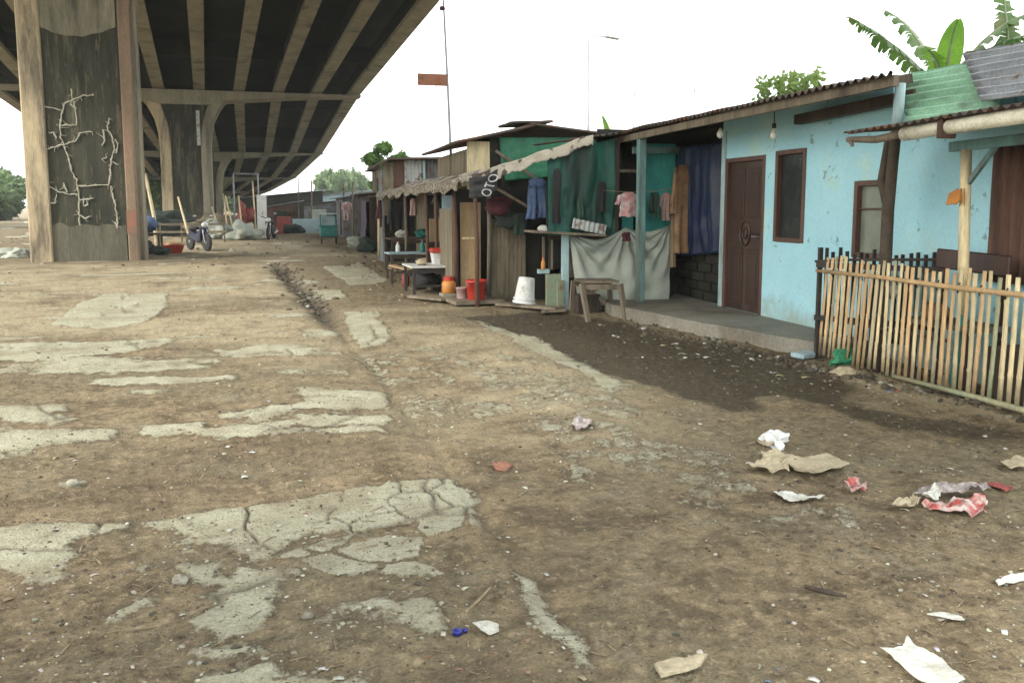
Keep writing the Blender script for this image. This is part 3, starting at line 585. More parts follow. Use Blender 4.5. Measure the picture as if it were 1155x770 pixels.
ov = MB(); ring = [(9.515 + .115 * math.cos(a), 1.11 + .15 * math.sin(a)) for a in [2 * math.pi * i / 24 for i in range(25)]]
ov.tube([(FX + .026, a, b) for a, b in ring], .014, 6); ov.tube([(FX + .026, 9.515 + (a - 9.515) * .45, 1.11 + (b - 1.11) * .45) for a, b in ring], .012, 6)
for a in (9.20, 9.83): ov.tube([(FX + .026, a, 1.11), (FX + .026, 9.515 + (.13 if a > 9.5 else -.13), 1.11)], .010, 6)
ov.build('carved_medallion', 'door', d)
h = MB(); h.tube([(FX + .03, 9.17, 1.08), (FX - .03, 9.17, 1.08), (FX - .03, 9.26, 1.08)], .010, 8); h.build('handle', 'metal', d)
def window(y0, y1, z0, z1, g, pr=.014, mull=None):
    f = MB(); w = .05
    f.b2((FX - pr, y0 - .004, z0), (FX + .07, y0 + w, z1)); f.b2((FX - pr, y1 - w, z0), (FX + .07, y1 + .004, z1))
    f.b2((FX - pr + .002, y0 + w, z1 - w), (FX + .068, y1 - w, z1 + .003)); f.b2((FX - pr + .002, y0 + w, z0 - .003), (FX + .068, y1 - w, z0 + w))
    if mull: f.b2((FX + .01, y0 + w, mull - .008), (FX + .05, y1 - w, mull + .008))
    o = f.build('window', 'frame', house, bevel=.004)
    MB().b2((FX + .045, y0 + w + .001, z0 + w + .001), (FX + .052, y1 - w - .001, z1 - w - .001)).build('pane', g, o); return o
wdw = window(8.23, 8.82, 1.04, 2.07, 'glass')
c_ = MB(); c_.grid(lambda a, b: V(FX + .075 + .012 * math.sin(a * 40), 8.23 + a * .22, 1.06 + b), 20, 2); c_.build('curtain', 'greencloth', wdw)
window(6.89, 7.38, .94, 1.69, 'paleglass', mull=1.42)
# roof over house and porch: corrugation ends show along the eave
rf = MB()
def roofz(x): return 2.47 + (x - 4.55) * .20
yA, yB = 5.72, 12.7; k = int((yB - yA) / .105)
rf.grid(lambda a, b: V(4.50 + b * 3.6 - .02 * mnoise.noise(V(int(a * 9), 0, 0)), (yA + b * 4.6) + a * (yB - yA - b * 4.6), roofz(4.5 + b * 3.6) + .020 * math.sin(a * k * 2 * math.pi) + .02 * mnoise.noise(V(a * 8, b, 1))), k * 8, 6)
roof = rf.build('roof', 'rustroof', house, smooth=True, solid=.004)
MB().beam((4.60, 5.80, 2.415), (4.60, 12.4, 2.375), .05, .085).build('fascia_board', 'wood', roof)
for y in np.arange(6.5, 12.5, 1.05): MB().beam((4.63, y, 2.42), (5.0 if y < 6.5 else (5.3 if y < 7.5 else 6.2), y, 2.42 + ((5.0 if y < 6.5 else (5.3 if y < 7.5 else 6.2)) - 4.63) * .2), .05, .08).build('rafter', 'darkwood', roof)
MB().beam((5.30, 6.4, 2.40), (5.30, 8.2, 2.36), .10, .10).build('tie_beam', 'darkwood', house)
for y, z in ((8.42, 1.98), (9.30, 2.20)):
    pass
w_ = MB(); w_.tube([(5.15, 8.42, 2.50), (5.15, 8.42, 2.34)], .006, 6); bl = thing('hanging_bulb', 'round white bulb on a short cord under the eave, above the narrow window', 'light bulb', (5.15, 8.42, 2.2), 'bulbs under the eave')
w_.build('cord', 'rubber', bl); MB().lathe((5.15, 8.42, 2.34), [(.022, 0), (.022, -.05), (.016, -.05)], 10).build('socket', 'rubber', bl)
MB().lathe((5.15, 8.42, 2.285), [(.014, 0), (.02, -.015), (.038, -.05), (.042, -.075), (.034, -.10), (.014, -.115), (0, -.118)], 14).build('bulb', 'bulb', bl, smooth=True)
b2_ = cp(bl); b2_.location = (4.95, 9.25, 2.27); b2_['label'] = 'small white bulb hanging beneath the eave above the panelled door'
# side and back of the house, dark room behind the porch
bk = MB(); bk.b2((5.58, 3.4, 0), (9, 3.5, 2.5)); bk.b2((8.9, 3.5, 0), (9, 13, 2.5)); bk.build('rear_wall', 'blue', house)
br_ = MB(); br_.b2((5.62, 10.13, 0), (5.72, 12.3, .82)); 
for i in range(6):
    for j in range(5):
        y = 10.16 + j * .42 + (.2 if i % 2 else 0)
        if y + .38 < 12.3: br_.box((5.60, y + .19, .08 + i * .13), (.05 + .01 * (i % 2), .37, .105))
br_.build('brick_dado', 'brickdark', house)
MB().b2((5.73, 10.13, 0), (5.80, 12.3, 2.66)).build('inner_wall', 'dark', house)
# porch post and head beam
pt = MB().beam((4.63, 10.80, -.05), (4.645, 10.86, 2.37), .105, .105).build('porch_post', 'bluepost', bevel=.008)
tag(pt, 'square faded turquoise post holding the porch eave beside the wooden trestle table', 'post')
hb = MB().beam((4.70, 11.30, 2.22), (5.6, 11.30, 2.24), .05, .09); hb.build('porch_head_beam', 'bluepost', house)
# navy tarpaulin hung as a curtain
o = cloth((5.50, 10.12, 2.26), (5.40, 11.36, 2.28), (5.52, 10.12, .84), (5.36, 11.30, .72), folds=7, amp=.09, nu=50, nv=36).build('tarpaulin_curtain', 'bluetarp', smooth=True, solid=.006)
tag(o, 'navy blue tarpaulin hung as a curtain over the opening left of the panelled door', 'tarpaulin')

# ------------------------------------------------------------ green shack beside the porch
gs = thing('green_shack', 'shack walled with teal sheeting and turquoise board between the porch and the counter', 'shack', (4.6, 11.5, 0))
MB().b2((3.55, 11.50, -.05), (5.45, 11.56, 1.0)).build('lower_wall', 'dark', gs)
cloth((3.50, 11.47, 2.13), (4.50, 11.47, 2.40), (3.52, 11.42, 1.0), (4.50, 11.42, .95), folds=6, amp=.09, nu=60, nv=40).build('teal_sheet', 'tealtarp', gs, smooth=True, solid=.005)
MB().b2((4.86, 11.44, .95), (5.42, 11.47, 2.33)).build('turquoise_board', 'tealpaint', gs)
MB().b2((4.62, 11.44, .9), (4.78, 11.475, 1.35)).build('turquoise_board', 'tealpaint', gs)
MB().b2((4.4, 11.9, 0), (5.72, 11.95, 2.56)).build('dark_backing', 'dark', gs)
for x in (4.51, 4.84): MB().beam((x, 11.40, 0), (x, 11.40, 2.35), .05, .05).build('upright', 'darkwood', gs)
mb = MB(); mb.b2((4.535, 11.405, 1.92), (4.815, 11.43, 1.96)); mb.b2((4.535, 11.405, 1.40), (4.815, 11.43, 1.44)); mb.build('cross_rail', 'wood', gs)
rr_ = MB(); rr_.b2((3.50, 11.36, .98), (4.60, 11.42, 1.03)); rr_.build('sill_rail', 'darkwood', gs)
rfz = corr((4.15, 11.2, 2.40), (5.2, 11.2, 2.56), (4.15, 14.5, 2.5), nv=4).build('roof', 'rustroof', gs, smooth=True, solid=.004)
def drape(u, v):
    p = (V(3.78, 11.36, 1.08) * (1 - u) + V(5.32, 11.30, 1.20) * u) * (1 - v) + (V(3.86, 11.20, .16) * (1 - u) + V(5.14, 11.00, .06) * u) * v
    f = 0
    for (cu, k) in ((0, 15), (1, 17), (.55, 13)):                # folds radiating from the three tie points
        an = math.atan2(v + .02, (u - cu) * 1.5); r_ = math.hypot((u - cu) * 1.5, v); f += .022 * math.sin(an * k + cu * 3) * math.exp(-((r_ - .35) / .38) ** 2)
    f += .05 * mnoise.noise(V(u * 2.2, v * 1.6, 3)) + .02 * mnoise.noise(V(u * 6 + v * 4, v * 3, 9))
    sag = .13 * math.sin(min(1, u / .55) * math.pi) * (1 - v) if u < .55 else .09 * math.sin((u - .55) / .45 * math.pi) * (1 - v)
    return p + V(0, -f * 1.3 - .05 * v, -sag + .05 * v * mnoise.noise(V(u * 5, 1, 1)))
o = MB().grid(drape, 110, 60).build('pale_tarpaulin', 'greytarp', smooth=True, solid=.006)
tag(o, 'dirty pale tarpaulin slung low behind the trestle table, torn at the edge', 'tarpaulin')
# torn hole seen as dark lining
# clothes line and washing
ln = MB(); ln.tube([lerp((4.2, 11.1, 1.66), (5.3, 11.0, 1.72), t) - V(0, 0, .05 * math.sin(t * math.pi)) for t in np.linspace(0, 1, 9)], .004, 5)
tag(ln.build('clothes_line', 'twig'), 'thin cord strung behind the turquoise post with small washing on it', 'clothes line')
def garment(name, m, p, L, w0, w1, label, cat, yaw=0, sleeves=0, legs=0, group=None, d=.05, seed=1):
    p = V(*p); root = None; mb = MB(); sd = seed * 3.1; R = Matrix.Rotation(yaw, 3, 'Z')
    def ringtube(cx, w_a, w_b, z0, z1, n=22, k=14, dx=0):
        vs = []; fs = []
        for i in range(k + 1):
            t = i / k; w = w_a + (w_b - w_a) * t; z = z0 + (z1 - z0) * t
            if i == 0: w *= .55
            elif i == 1: w *= .88
            for j in range(n):
                a = 2 * math.pi * j / n; fo = 1 + .28 * mnoise.noise(V(math.cos(a) * 2.2, math.sin(a) * 2.2 + sd, t * 1.1)) * (.3 + t); dd = d * (.4 + .8 * t)
                x = math.cos(a) * w / 2 * (1 + .10 * mnoise.noise(V(sd, t * 3, 0))); y = math.sin(a) * dd * fo * (1 + .7 * math.sin(a * 5 + sd + t) * t)
                vs.append(p + R @ V(cx + dx * t + x + .02 * mnoise.noise(V(t * 2, sd, 2)), y, z + (.03 * mnoise.noise(V(j * .7, sd, 5)) if i == k else 0)))
        for i in range(k):
            for j in range(n): fs.append((i * n + j, i * n + (j + 1) % n, i * n + n + (j + 1) % n, i * n + n + j))
        fs.append(tuple(range(n))); mb.add(vs, fs)
    if legs:
        ringtube(0, w0, w0, 0, -L * .22, k=5); ringtube(-w0 * .25, w0 * .5, w1 * .42, -L * .18, -L, dx=-.02); ringtube(w0 * .25, w0 * .5, w1 * .42, -L * .18, -L * .97, dx=.02)
    else: ringtube(0, w0, w1, 0, -L)
    if sleeves:
        for s in (-1, 1): ringtube(s * w0 * .50, w0 * .30, w0 * .24, -.03, -L * sleeves, k=9, dx=s * .05)
    o = mb.build(name, m, smooth=True, base=p); return tag(o, label, cat, group)
q = onY(771, 186, 11.0); garment('hanging_coat', 'tancloth', (q.x, 11.0, q.z), 1.22, .24, .24, 'long tan coat hanging by the navy tarpaulin curtain', 'coat', .2, .55, seed=2, d=.05)
q = onY(766, 184, 11.05); garment('hanging_scarf', 'orange' if 0 else 'bamboo', (q.x - .06, 11.06, q.z - .6), .85, .07, .09, 'narrow tan strip of cloth hanging below the long coat', 'cloth', 0, seed=9, d=.02)
for (x, y, L, w, m, nm, lb, cat, sd) in ((709, 217, .33, .26, 'whitecloth', 'hanging_blouse', 'small white and pink patterned blouse drying left of the turquoise post', 'blouse', 3),
    (741, 217, .34, .10, 'greencloth', 'hanging_sock', 'dark green sock hanging on the cord just right of the turquoise post', 'sock', 4),
    (735, 217, .28, .07, 'darkcloth', 'hanging_sock', 'short blackish sock hanging on the cord against the turquoise post', 'sock', 5),
    (752, 217, .38, .13, 'pinkcloth', 'hanging_shirt', 'dusty pink child shirt hanging on the cord left of the tan coat', 'shirt', 6)):
    q = onY(x, y, 11.05); garment(nm, m, (q.x, 11.05, q.z), L, w * .9, w, lb, cat, 0, .5 if 'blouse' in nm or 'shirt' in nm else 0, seed=sd, d=.035)
pk = MB()
for i, x in enumerate((728, 734, 740, 746, 752, 758, 764)): q = onY(x, 216, 11.05); pk.box((q.x, 11.05, q.z + .01), (.03, .02, .045))
for (px_, py_, yy_, L_, w_, m_, nm_, lb_, ct_, sd_) in ((679, 205, 11.36, .42, .12, 'blackcloth', 'hanging_bag', 'thin black bag hanging on the teal sheet', 'bag', 41), (655, 222, 11.36, .30, .09, 'greencloth', 'hanging_rag', 'narrow green rag pinned left of the black bag on the teal sheet', 'rag', 42),
    (628, 190, 11.30, .75, .12, 'blackcloth', 'hanging_shirt', 'long black garment at the left edge of the teal sheet', 'garment', 43), (706, 262, 11.0, .12, .12, 'maroon', 'hanging_rag', 'small maroon rag under the pink patterned blouse', 'rag', 44)):
    q = onY(px_, py_, yy_); garment(nm_, m_, (q.x, yy_, q.z), L_, w_, w_ * 1.1, lb_, ct_, 0, seed=sd_, d=.025)
# trestle table
tt = thing('trestle_table', 'grey rough wooden trestle table in front of the pale tarpaulin', 'table', (3.85, 10.4, 0))
a, b, c, d_ = V(3.72, 10.95, .46), V(4.20, 10.85, .46), V(3.66, 10.45, .46), V(4.14, 10.30, .46)
mb = MB()
for i in range(4): t = (i + .5) / 4; mb.beam(a.lerp(c, t) + V(0, 0, .002 * i), b.lerp(d_, t) + V(0, 0, .002 * i), .125, .028, up=(0, 0, 1))
mb.build('table_top', 'wood', tt)
for p0, p1 in ((a, V(3.70, 11.0, 0)), (b, V(4.26, 10.92, 0)), (c, V(3.70, 10.28, 0)), (d_, V(4.18, 10.18, 0))): MB().beam(p1 - V(0, 0, .04), p0 + V(0, 0, -.02), .055, .055).build('leg', 'wood', tt)
MB().beam(a + V(0, 0, -.06), b + V(0, 0, -.06), .03, .07).build('apron', 'wood', tt); MB().beam(c + V(0, .02, -.06), d_ + V(0, .02, -.06), .03, .07).build('apron', 'wood', tt)
MB().beam(V(3.74, 10.95, .12), V(4.16, 10.86, .42), .03, .05).build('brace', 'wood', tt); MB().beam(V(3.74, 10.93, .42), V(4.18, 10.88, .12), .03, .05).build('brace', 'wood', tt)
MB().beam(V(3.70, 10.98, .12), V(4.24, 10.90, .12), .03, .04).build('stretcher', 'wood', tt)

# ------------------------------------------------------------ counter stall with the glass-less hatch
cs = thing('counter_stall', 'open counter stall of pale posts and boards with a peeling green panel', 'stall', (3.6, 11.8, 0))
MB().beam((3.72, 11.32, 0), (3.72, 11.32, 1.06), .10, .06).build('post', 'palepaint', cs, bevel=.004)
MB().b2((3.38, 11.5, .5), (3.72, 11.54, .56)).build('hatch_sill', 'palepaint', cs); MB().b2((3.74, 11.40, .86), (4.05, 11.43, 1.02)).build('side_board', 'plaster_green', cs); MB().b2((3.74, 11.41, .44), (4.0, 11.44, .86)).build('side_board', 'boards', cs)
MB().b2((3.42, 11.40, .56), (3.45, 11.44, 1.02)).build('hatch_post', 'wood', cs); MB().b2((3.55, 11.42, .56), (3.575, 11.45, 1.02)).build('hatch_bar', 'wood', cs)
MB().b2((3.46, 11.34, .0), (3.68, 11.40, .5)).build('green_panel', 'plaster_green', cs); MB().b2((3.60, 11.27, .0), (3.70, 11.335, .42)).build('peeling_upright', 'plaster_green', cs)
MB().b2((3.5, 12.6, 0), (4.4, 12.64, 1.5)).build('back_board', 'dark', cs)
mb = MB(); mb.beam((3.20, 11.35, 1.10), (4.25, 11.35, 1.04), .5, .03, up=(0, 0, 1)); o = mb.build('counter_top', 'wood', cs)
o = corr((3.80, 11.28, 1.14), (4.28, 11.24, 1.04), (3.83, 11.30, 1.28), pitch=.07, amp=.012).build('tin_offcut', 'whitecorr', smooth=True, solid=.003); tag(o, 'short offcut of pale corrugated tin leaning on the counter against the teal sheet', 'tin sheet')
for i, (x, s, mt, lb) in enumerate(((3.40, .05, 'paperwhite', 'small crumpled white bundle on the left end of the counter'), (4.30, .06, 'greencloth', 'dull green bundle at the right end of the counter'), (3.95, .05, 'darkcloth', 'dark bundle lying behind the tin offcut on the counter'))):
    tag(MB().blob((x, 11.42 if i == 2 else 11.33, 1.135 if i != 1 else 1.10), (s * 1.5, s, s), i, .4).build('bundle', mt, smooth=True), lb, 'bundle')
o = MB(); o.beam((2.95, 12.0, .03), (3.55, 11.0, .06), .20, .035, up=(0, 0, 1)); tag(o.build('plank', 'wood'), 'weathered plank laid on the ground under the upturned white bucket', 'plank', 'planks on the ground')
o = MB(); o.beam((3.30, 11.05, .02), (3.62, 10.95, .045), .14, .03, up=(0, 0, 1)); tag(o.build('plank', 'wood'), 'short plank end lying at the foot of the peeling green panel', 'plank', 'planks on the ground')
bk = thing('upturned_bucket', 'dirty white plastic bucket turned upside down against the grey board wall', 'bucket', (3.20, 11.6, .07))
MB().lathe((3.20, 11.60, .07), [(.155, 0), (.165, .004), (.165, .03), (.15, .035), (.148, .05), (.158, .055), (.156, .075), (.143, .08), (.115, .36), (.108, .375), (0, .378)], 28, R=Matrix.Rotation(.12, 3, 'Y')).build('body', 'white', bk, smooth=True)
MB().tube([V(3.20 + .16 * math.cos(a), 11.60 - .16 * math.sin(a) * .6, .13 + .03 * math.sin(a)) for a in np.linspace(0, math.pi, 12)], .005, 5).build('handle', 'metal', bk)

# ------------------------------------------------------------ board wall, plywood wall, their posts
bw = thing('board_shed', 'closed shed of grey vertical boards and raw plywood between the counter and red bucket', 'shed', (3, 12.8, 0))
w_ = MB()
for i in range(9): x = 2.93 + i * .066; w_.box((x, 12.55 + .006 * (i % 3), .62 + .01 * (i % 2)), (.062, .022, 1.24))
w_.build('board_wall', 'boards', bw)
MB().b2((2.58, 13.05, .12), (2.90, 13.08, 1.50)).build('plywood_panel', 'ply', bw)
MB().b2((2.60, 13.03, .93), (2.86, 13.048, .965)).build('plywood_batten', 'palepaint' if 0 else 'bamboo_pale', bw); MB().b2((2.80, 13.02, .0), (2.845, 13.047, .93)).build('plywood_batten', 'bamboo_pale', bw)
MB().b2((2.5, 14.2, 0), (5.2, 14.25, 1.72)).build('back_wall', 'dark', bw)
MB().b2((2.45, 13.1, 0), (2.49, 14.2, 1.4)).build('side_wall', 'boards', bw)
for i, (p0, p1, rr, mt) in enumerate((((2.62, 12.05, -.05), (2.60, 12.1, 1.86), .035, 'redwood'), ((2.90, 12.52, -.05), (2.90, 12.5, 1.95), .035, 'wood'), ((2.50, 13.0, -.05), (2.46, 13.0, 1.80), .04, 'redwood'), ((2.40, 14.3, -.05), (2.40, 14.3, 1.75), .032, 'redwood'), ((2.45, 15.5, -.05), (2.42, 15.5, 1.74), .035, 'redwood'), ((2.42, 18.3, -.05), (2.42, 18.3, 1.74), .035, 'wood'), ((2.38, 23.6, -.05), (2.38, 23.6, 1.78), .045, 'bamboo_pale'))):
    lb = ['thin reddish pole in front of the red bucket carrying the awning corner', 'grey round post at the corner of the grey board wall', 'reddish pole at the left edge of the raw plywood panel', 'reddish pole right of the twin pair behind the white box', 'reddish pole left of the twin pair behind the white box', 'grey pole of the awning beyond the low tables', 'pale pole at the far end of the awning by the maroon shirt'][i]
    tag(MB().tube([p0, lerp(p0, p1, .5) + V(.015, 0, 0), p1], [rr, rr * .95, rr * .85], 10).build('awning_pole', mt, smooth=True), lb, 'pole', 'poles along the awning')
tag(MB().tube([(2.58, 12.0, 1.88), (3.05, 11.9, 1.60), (3.50, 11.8, 1.33)], .022, 7).build('slanting_pole', 'wood', smooth=True), 'thin grey pole slanting down from the awning corner toward the counter', 'pole')

# ------------------------------------------------------------ the long awning
aw = thing('long_awning', 'long patched tarpaulin awning with tattered printed edge over the row of stalls', 'awning', (3.4, 17, 0))
def awz(x): return 1.80 + (x - 2.4) * .335
sd = 4.
MB().grid(lambda a, b: V(2.38 + b * (1.75 if a < .12 else .75), 11.36 + a * 12.1, awz(2.38 + b * (1.75 if a < .12 else .75)) + .06 * mnoise.noise(V(a * 12, b * 4, sd)) ), 90, 16).build('canopy_sheet', 'patchtarp', aw, smooth=True, solid=.008)
MB().grid(lambda a, b: V(2.36 - .03 * b + .03 * mnoise.noise(V(a * 12, b, 2)), 12.0 + a * 11.6, awz(2.38) + .04 + .05 * mnoise.noise(V(a * 9, 8, 8)) - b * (.17 + .07 * mnoise.noise(V(a * 16, 3, 3)) + .02 * mnoise.noise(V(a * 45, 3, 9)))), 220, 6).build('tattered_edge', 'valance', aw, smooth=True, solid=.004)
MB().grid(lambda a, b: V(2.40 + a * 1.72, 11.33 + .03 * mnoise.noise(V(a * 12, b, 2)), awz(2.40 + a * 1.72) + .06 - .012 * math.sin(a * 20) - b * (.15 + .05 * mnoise.noise(V(a * 7, 3, 3)) + .03 * mnoise.noise(V(a * 29, 3, 9)))), 90, 6).build('printed_edge', 'patchtarp', aw, smooth=True, solid=.006)
for y in (11.5, 14.3, 16.5, 18.3, 21, 23.4): MB().beam((2.36, y, awz(2.38) - .05), ((4.1 if y < 13 else 3.1), y, awz(4.1 if y < 13 else 3.1) - .05), .05, .05).build('bearer', 'wood', aw)
MB().tube([(2.42, 11.9, 1.75), (2.43, 17, 1.73), (2.40, 23.7, 1.76)], .03, 8).build('eave_pole', 'wood', aw)
bn = thing('black_banner', 'crumpled black cloth banner with white letters hung at the awning corner', 'banner', (2.45, 11.2, 1.6))
def bfn(a, b): return V(2.34 + a * .40, 11.22 - .05 * math.sin(a * 5) + .03 * mnoise.noise(V(a * 4, b * 4, 7)), 1.55 + b * .27 + a * .12 - .04 * math.sin(a * math.pi))
MB().grid(bfn, 24, 16).build('cloth', 'tape', bn, smooth=True, solid=.005)
fc = bpy.data.curves.new('lettering', 'FONT'); fc.body = 'OTO'; fc.size = 1; to = bpy.data.objects.new('tmp', fc); COL.objects.link(to); bpy.context.view_layer.update()
tm = bpy.data.meshes.new_from_object(to.evaluated_get(bpy.context.evaluated_depsgraph_get())); bpy.data.objects.remove(to)
bm = bmesh.new(); bm.from_mesh(tm); bmesh.ops.subdivide_edges(bm, edges=bm.edges, cuts=2); bmesh.ops.triangulate(bm, faces=bm.faces); xs = [v.co.x for v in bm.verts]; x0, x1 = min(xs), max(xs); y1 = max(v.co.y for v in bm.verts)
lt = MB(); bm.verts.index_update(); lt.v = []
for v in bm.verts:
    u_ = (v.co.x - x0) / (x1 - x0); w_ = v.co.y / y1
    a = .52 + u_ * .36 - (w_ - .5) * .36; b = .02 + u_ * .82 + (w_ - .5) * .34
    lt.v.append(bfn(a, b) + V(0, -.012, 0))
lt.f = [tuple(v.index for v in f.verts) for f in bm.faces]; bm.free(); lt.build('lettering', 'lettering', bn)

# washing and goods under the awning
q = onY(610, 197, 11.7); garment('hanging_jeans', 'denim', (3.42, 11.7, 1.84), .58, .26, .34, 'pale blue jeans hanging from the awning beside the teal sheet', 'jeans', 0, 0, 1, seed=12, d=.05)
garment('hanging_trousers', 'darkcloth', (3.62, 11.6, 1.95), .82, .16, .20, 'dark trousers hanging between the jeans and the teal sheet', 'trousers', 0, 0, 0, seed=13)
tag(MB().blob((3.02, 12.3, 1.44), (.20, .12, .13), 5, .6, 3).build('cloth_heap', 'maroon', smooth=True), 'dark maroon cloths heaped on top of the grey board wall', 'cloths')
tag(MB().blob((3.18, 12.3, 1.24), (.20, .10, .13), 8, .7, 3).build('cloth_heap', 'darkcloth', smooth=True), 'dark green cloths spilling down the grey board wall', 'cloths')
garment('hanging_towel', 'darkcloth', (3.30, 12.2, 1.35), .32, .22, .20, 'dark towel draped at the right end of the grey board wall', 'towel', seed=14)
garment('hanging_jacket', 'maroon', (2.42, 22.4, 1.62), .72, .30, .30, 'maroon jacket hanging at the far end of the awning', 'jacket', .5, .7, seed=15, d=.09)
for (px, y, z, L, w, m, lb, cat, sl, sd_) in ((448, 20.5, 1.62, .75, .40, 'blackcloth', 'black jacket hanging nearest the maroon jacket', 'jacket', .8, 21), (460, 19.0, 1.60, .70, .28, 'blackcloth', 'black trousers hanging in the middle of the awning', 'trousers', 0, 22),
    (466, 18.0, 1.60, .35, .16, 'pinkcloth', 'small pale vest hanging right of the black trousers', 'vest', 0, 23), (498, 14.6, 1.70, .42, .24, 'darkcloth', 'dark green shirt hanging near the twin reddish poles', 'shirt', .5, 24)):
    q = onY(px, 225, y); garment('hanging_' + ('vest' if cat == 'top' else cat), m, (q.x, y, z), L, w * .8, w, lb, cat, .3, sl, seed=sd_, d=.07)
# stalls' back walls and boxes under the awning
bs = thing('stall_row_wall', 'patchwork back wall of boards behind the hanging clothes under the awning', 'wall', (3.6, 18, 0))
MB().b2((3.55, 14.3, 0), (3.6, 17.2, 2.1)).build('wall_panel', 'dark', bs); MB().b2((3.4, 17.2, 0), (3.45, 20.5, 2.05)).build('wall_panel', 'darkwood', bs); MB().b2((3.2, 20.5, 0), (3.25, 24, 2.0)).build('wall_panel', 'boards', bs)
MB().b2((2.75, 16.4, .2), (3.35, 16.45, 1.75)).build('wall_panel', 'boards', bs)
gl = MB().b2((2.49, 14.15, .55), (2.72, 14.19, 1.62)); gl.build('shutter_panel', 'bluewhite', bs)
kb = thing('plank_counter', 'waist high counter faced with pale boards behind the twin reddish poles', 'counter', (2.9, 15.5, 0))
for i in range(4): MB().box((2.58 + i * .17, 15.6, 1.0), (.155, .03, .42 - .01 * (i % 2))).build('face_board', 'ply', kb)
MB().box((2.84, 15.6, .74), (.75, .05, .06)).build('rail', 'darkwood', kb); MB().box((2.84, 15.6, .62), (.72, .03, .12)).build('kick_board', 'ply', kb)
def table(name, label, c, dx, dy, h, top, leg, rz=0, group=None, cloth_m=None, t=.03):
    r_ = thing(name, label, 'table', (c[0], c[1], 0), group); R = Matrix.Rotation(rz, 3, 'Z'); c = V(c[0], c[1], 0)
    MB().box(c + V(0, 0, h), (dx, dy, t), rz).build('table_top', top, r_, bevel=.004)
    for sx in (-1, 1):
        for sy in (-1, 1): p = c + R @ V(sx * (dx / 2 - .05), sy * (dy / 2 - .05), 0); MB().beam(p - V(0, 0, .05), p + V(0, 0, h - t / 2), .045, .045).build('leg', leg, r_)
    MB().beam(c + R @ V(-dx / 2 + .05, -dy / 2 + .03, h - .06), c + R @ V(dx / 2 - .05, -dy / 2 + .03, h - .06), .02, .07).build('apron', leg, r_)
    MB().beam(c + R @ V(-dx / 2 + .05, -dy / 2 + .03, .15), c + R @ V(dx / 2 - .05, -dy / 2 + .03, .15), .02, .04).build('stretcher', leg, r_)
    return r_
G1 = 'tables and benches of the stalls'
table('stall_table', 'dark table farthest along the awning under the black jackets', (2.75, 19.2), 1.3, .8, .72, 'darkwood', 'darkwood', .1, G1)
table('stall_bench', 'pale topped bench in front of the dark stall table', (2.35, 16.9), 1.0, .5, .52, 'bluewhite', 'darkwood', .1, G1)
table('low_table', 'low black table with worn white top nearest the red bucket', (2.18, 14.1), .62, .85, .46, 'white', 'blackpaint', .05, G1)
lt_ = MB().blob((2.2, 14.2, .22), (.2, .28, .16), 3, .5, 2); tag(lt_.build('dark_bundle', 'blackcloth', smooth=True), 'black bundle stowed beneath the low white topped table', 'bundle')
tag(MB().blob((1.93, 14.7, .16), (.07, .09, .14), 6, .4, 2).build('cloth_bundle', 'pink', smooth=True), 'small red cloth bundle left of the low white topped table', 'bundle')
tag(MB().beam((1.75, 15.2, .40), (2.05, 14.9, .33), .18, .02, up=(0, 0, 1)).build('loose_board', 'ply'), 'short pale board resting against the bench left of the red bundle', 'board')
ib = thing('ice_box', 'white tapered plastic box with red lid beside the low table', 'box', (2.47, 14.3, .3))
vs_ = [(2.47 + sx * w, 14.3 + sy * w, z) for z, w in ((.30, .10), (.66, .15)) for sx, sy in ((-1, -1), (1, -1), (1, 1), (-1, 1))]
MB().add(vs_, [(3, 2, 1, 0), (4, 5, 6, 7), (0, 1, 5, 4), (1, 2, 6, 5), (2, 3, 7, 6), (3, 0, 4, 7)]).build('body', 'white', ib, bevel=.015)
MB().box((2.47, 14.3, .70), (.33, .33, .08)).build('lid', 'red', ib, bevel=.015)
tag(MB().b2((2.33, 14.15, -.03), (2.62, 14.45, .29)).build('crate', 'darkwood', bevel=.006), 'dark wooden crate under the white box with red lid', 'crate')
def bucket(name, c, r, h, m, label, handle=True):
    o = thing(name, label, 'bucket', c)
    MB().lathe(c, [(r * .78, 0), (r * .80, .01), (r * .97, h * .86), (r * 1.04, h * .87), (r * 1.05, h * .93), (r, h * .94), (r * 1.02, h), (r * .95, h), (r * .90, h * .8), (r * .74, .03), (0, .03)], 26).build('body', m, o, smooth=True)
    if handle: c = V(*c); MB().tube([c + V(r * math.cos(a), -r * math.sin(a) * .75, h * .9 - r * .55 * math.sin(a)) for a in np.linspace(0, math.pi, 12)], .006, 5).build('handle', 'metal', o)
    return o
sh = MB().box((2.65, 12.35, .045), (.75, .55, .05), .1); tag(sh.build('low_platform', 'wood'), 'low plank platform under the red bucket', 'platform')
bucket('red_bucket', (2.66, 12.3, .072), .155, .29, 'red', 'bright red plastic bucket standing open by the thin reddish pole')
bucket('small_bucket', (2.47, 12.45, .072), .085, .17, 'pinkcloth', 'small faded pink bucket left of the red bucket', False)
jr = thing('orange_jar', 'orange yellow plastic jar behind the small pink bucket', 'jar', (2.38, 13.0, 0))
MB().lathe((2.38, 13.0, .10), [(.09, 0), (.11, .02), (.11, .16), (.08, .2), (0, .2)], 18).build('body', 'orange', jr, smooth=True); MB().lathe((2.38, 13.0, .30), [(.085, 0), (.085, .06), (0, .06)], 18).build('lid', 'red', jr)
tag(MB().b2((2.25, 12.87, -.02), (2.52, 13.15, .10)).build('step_block', 'stone', bevel=.01), 'rough grey block under the orange jar', 'block')
tag(MB().beam((1.9, 13.4, .03), (2.3, 12.6, .05), .28, .04, up=(0, 0, 1)).build('plank', 'wood'), 'broad plank on the ground before the low white topped table', 'plank', 'planks on the ground')

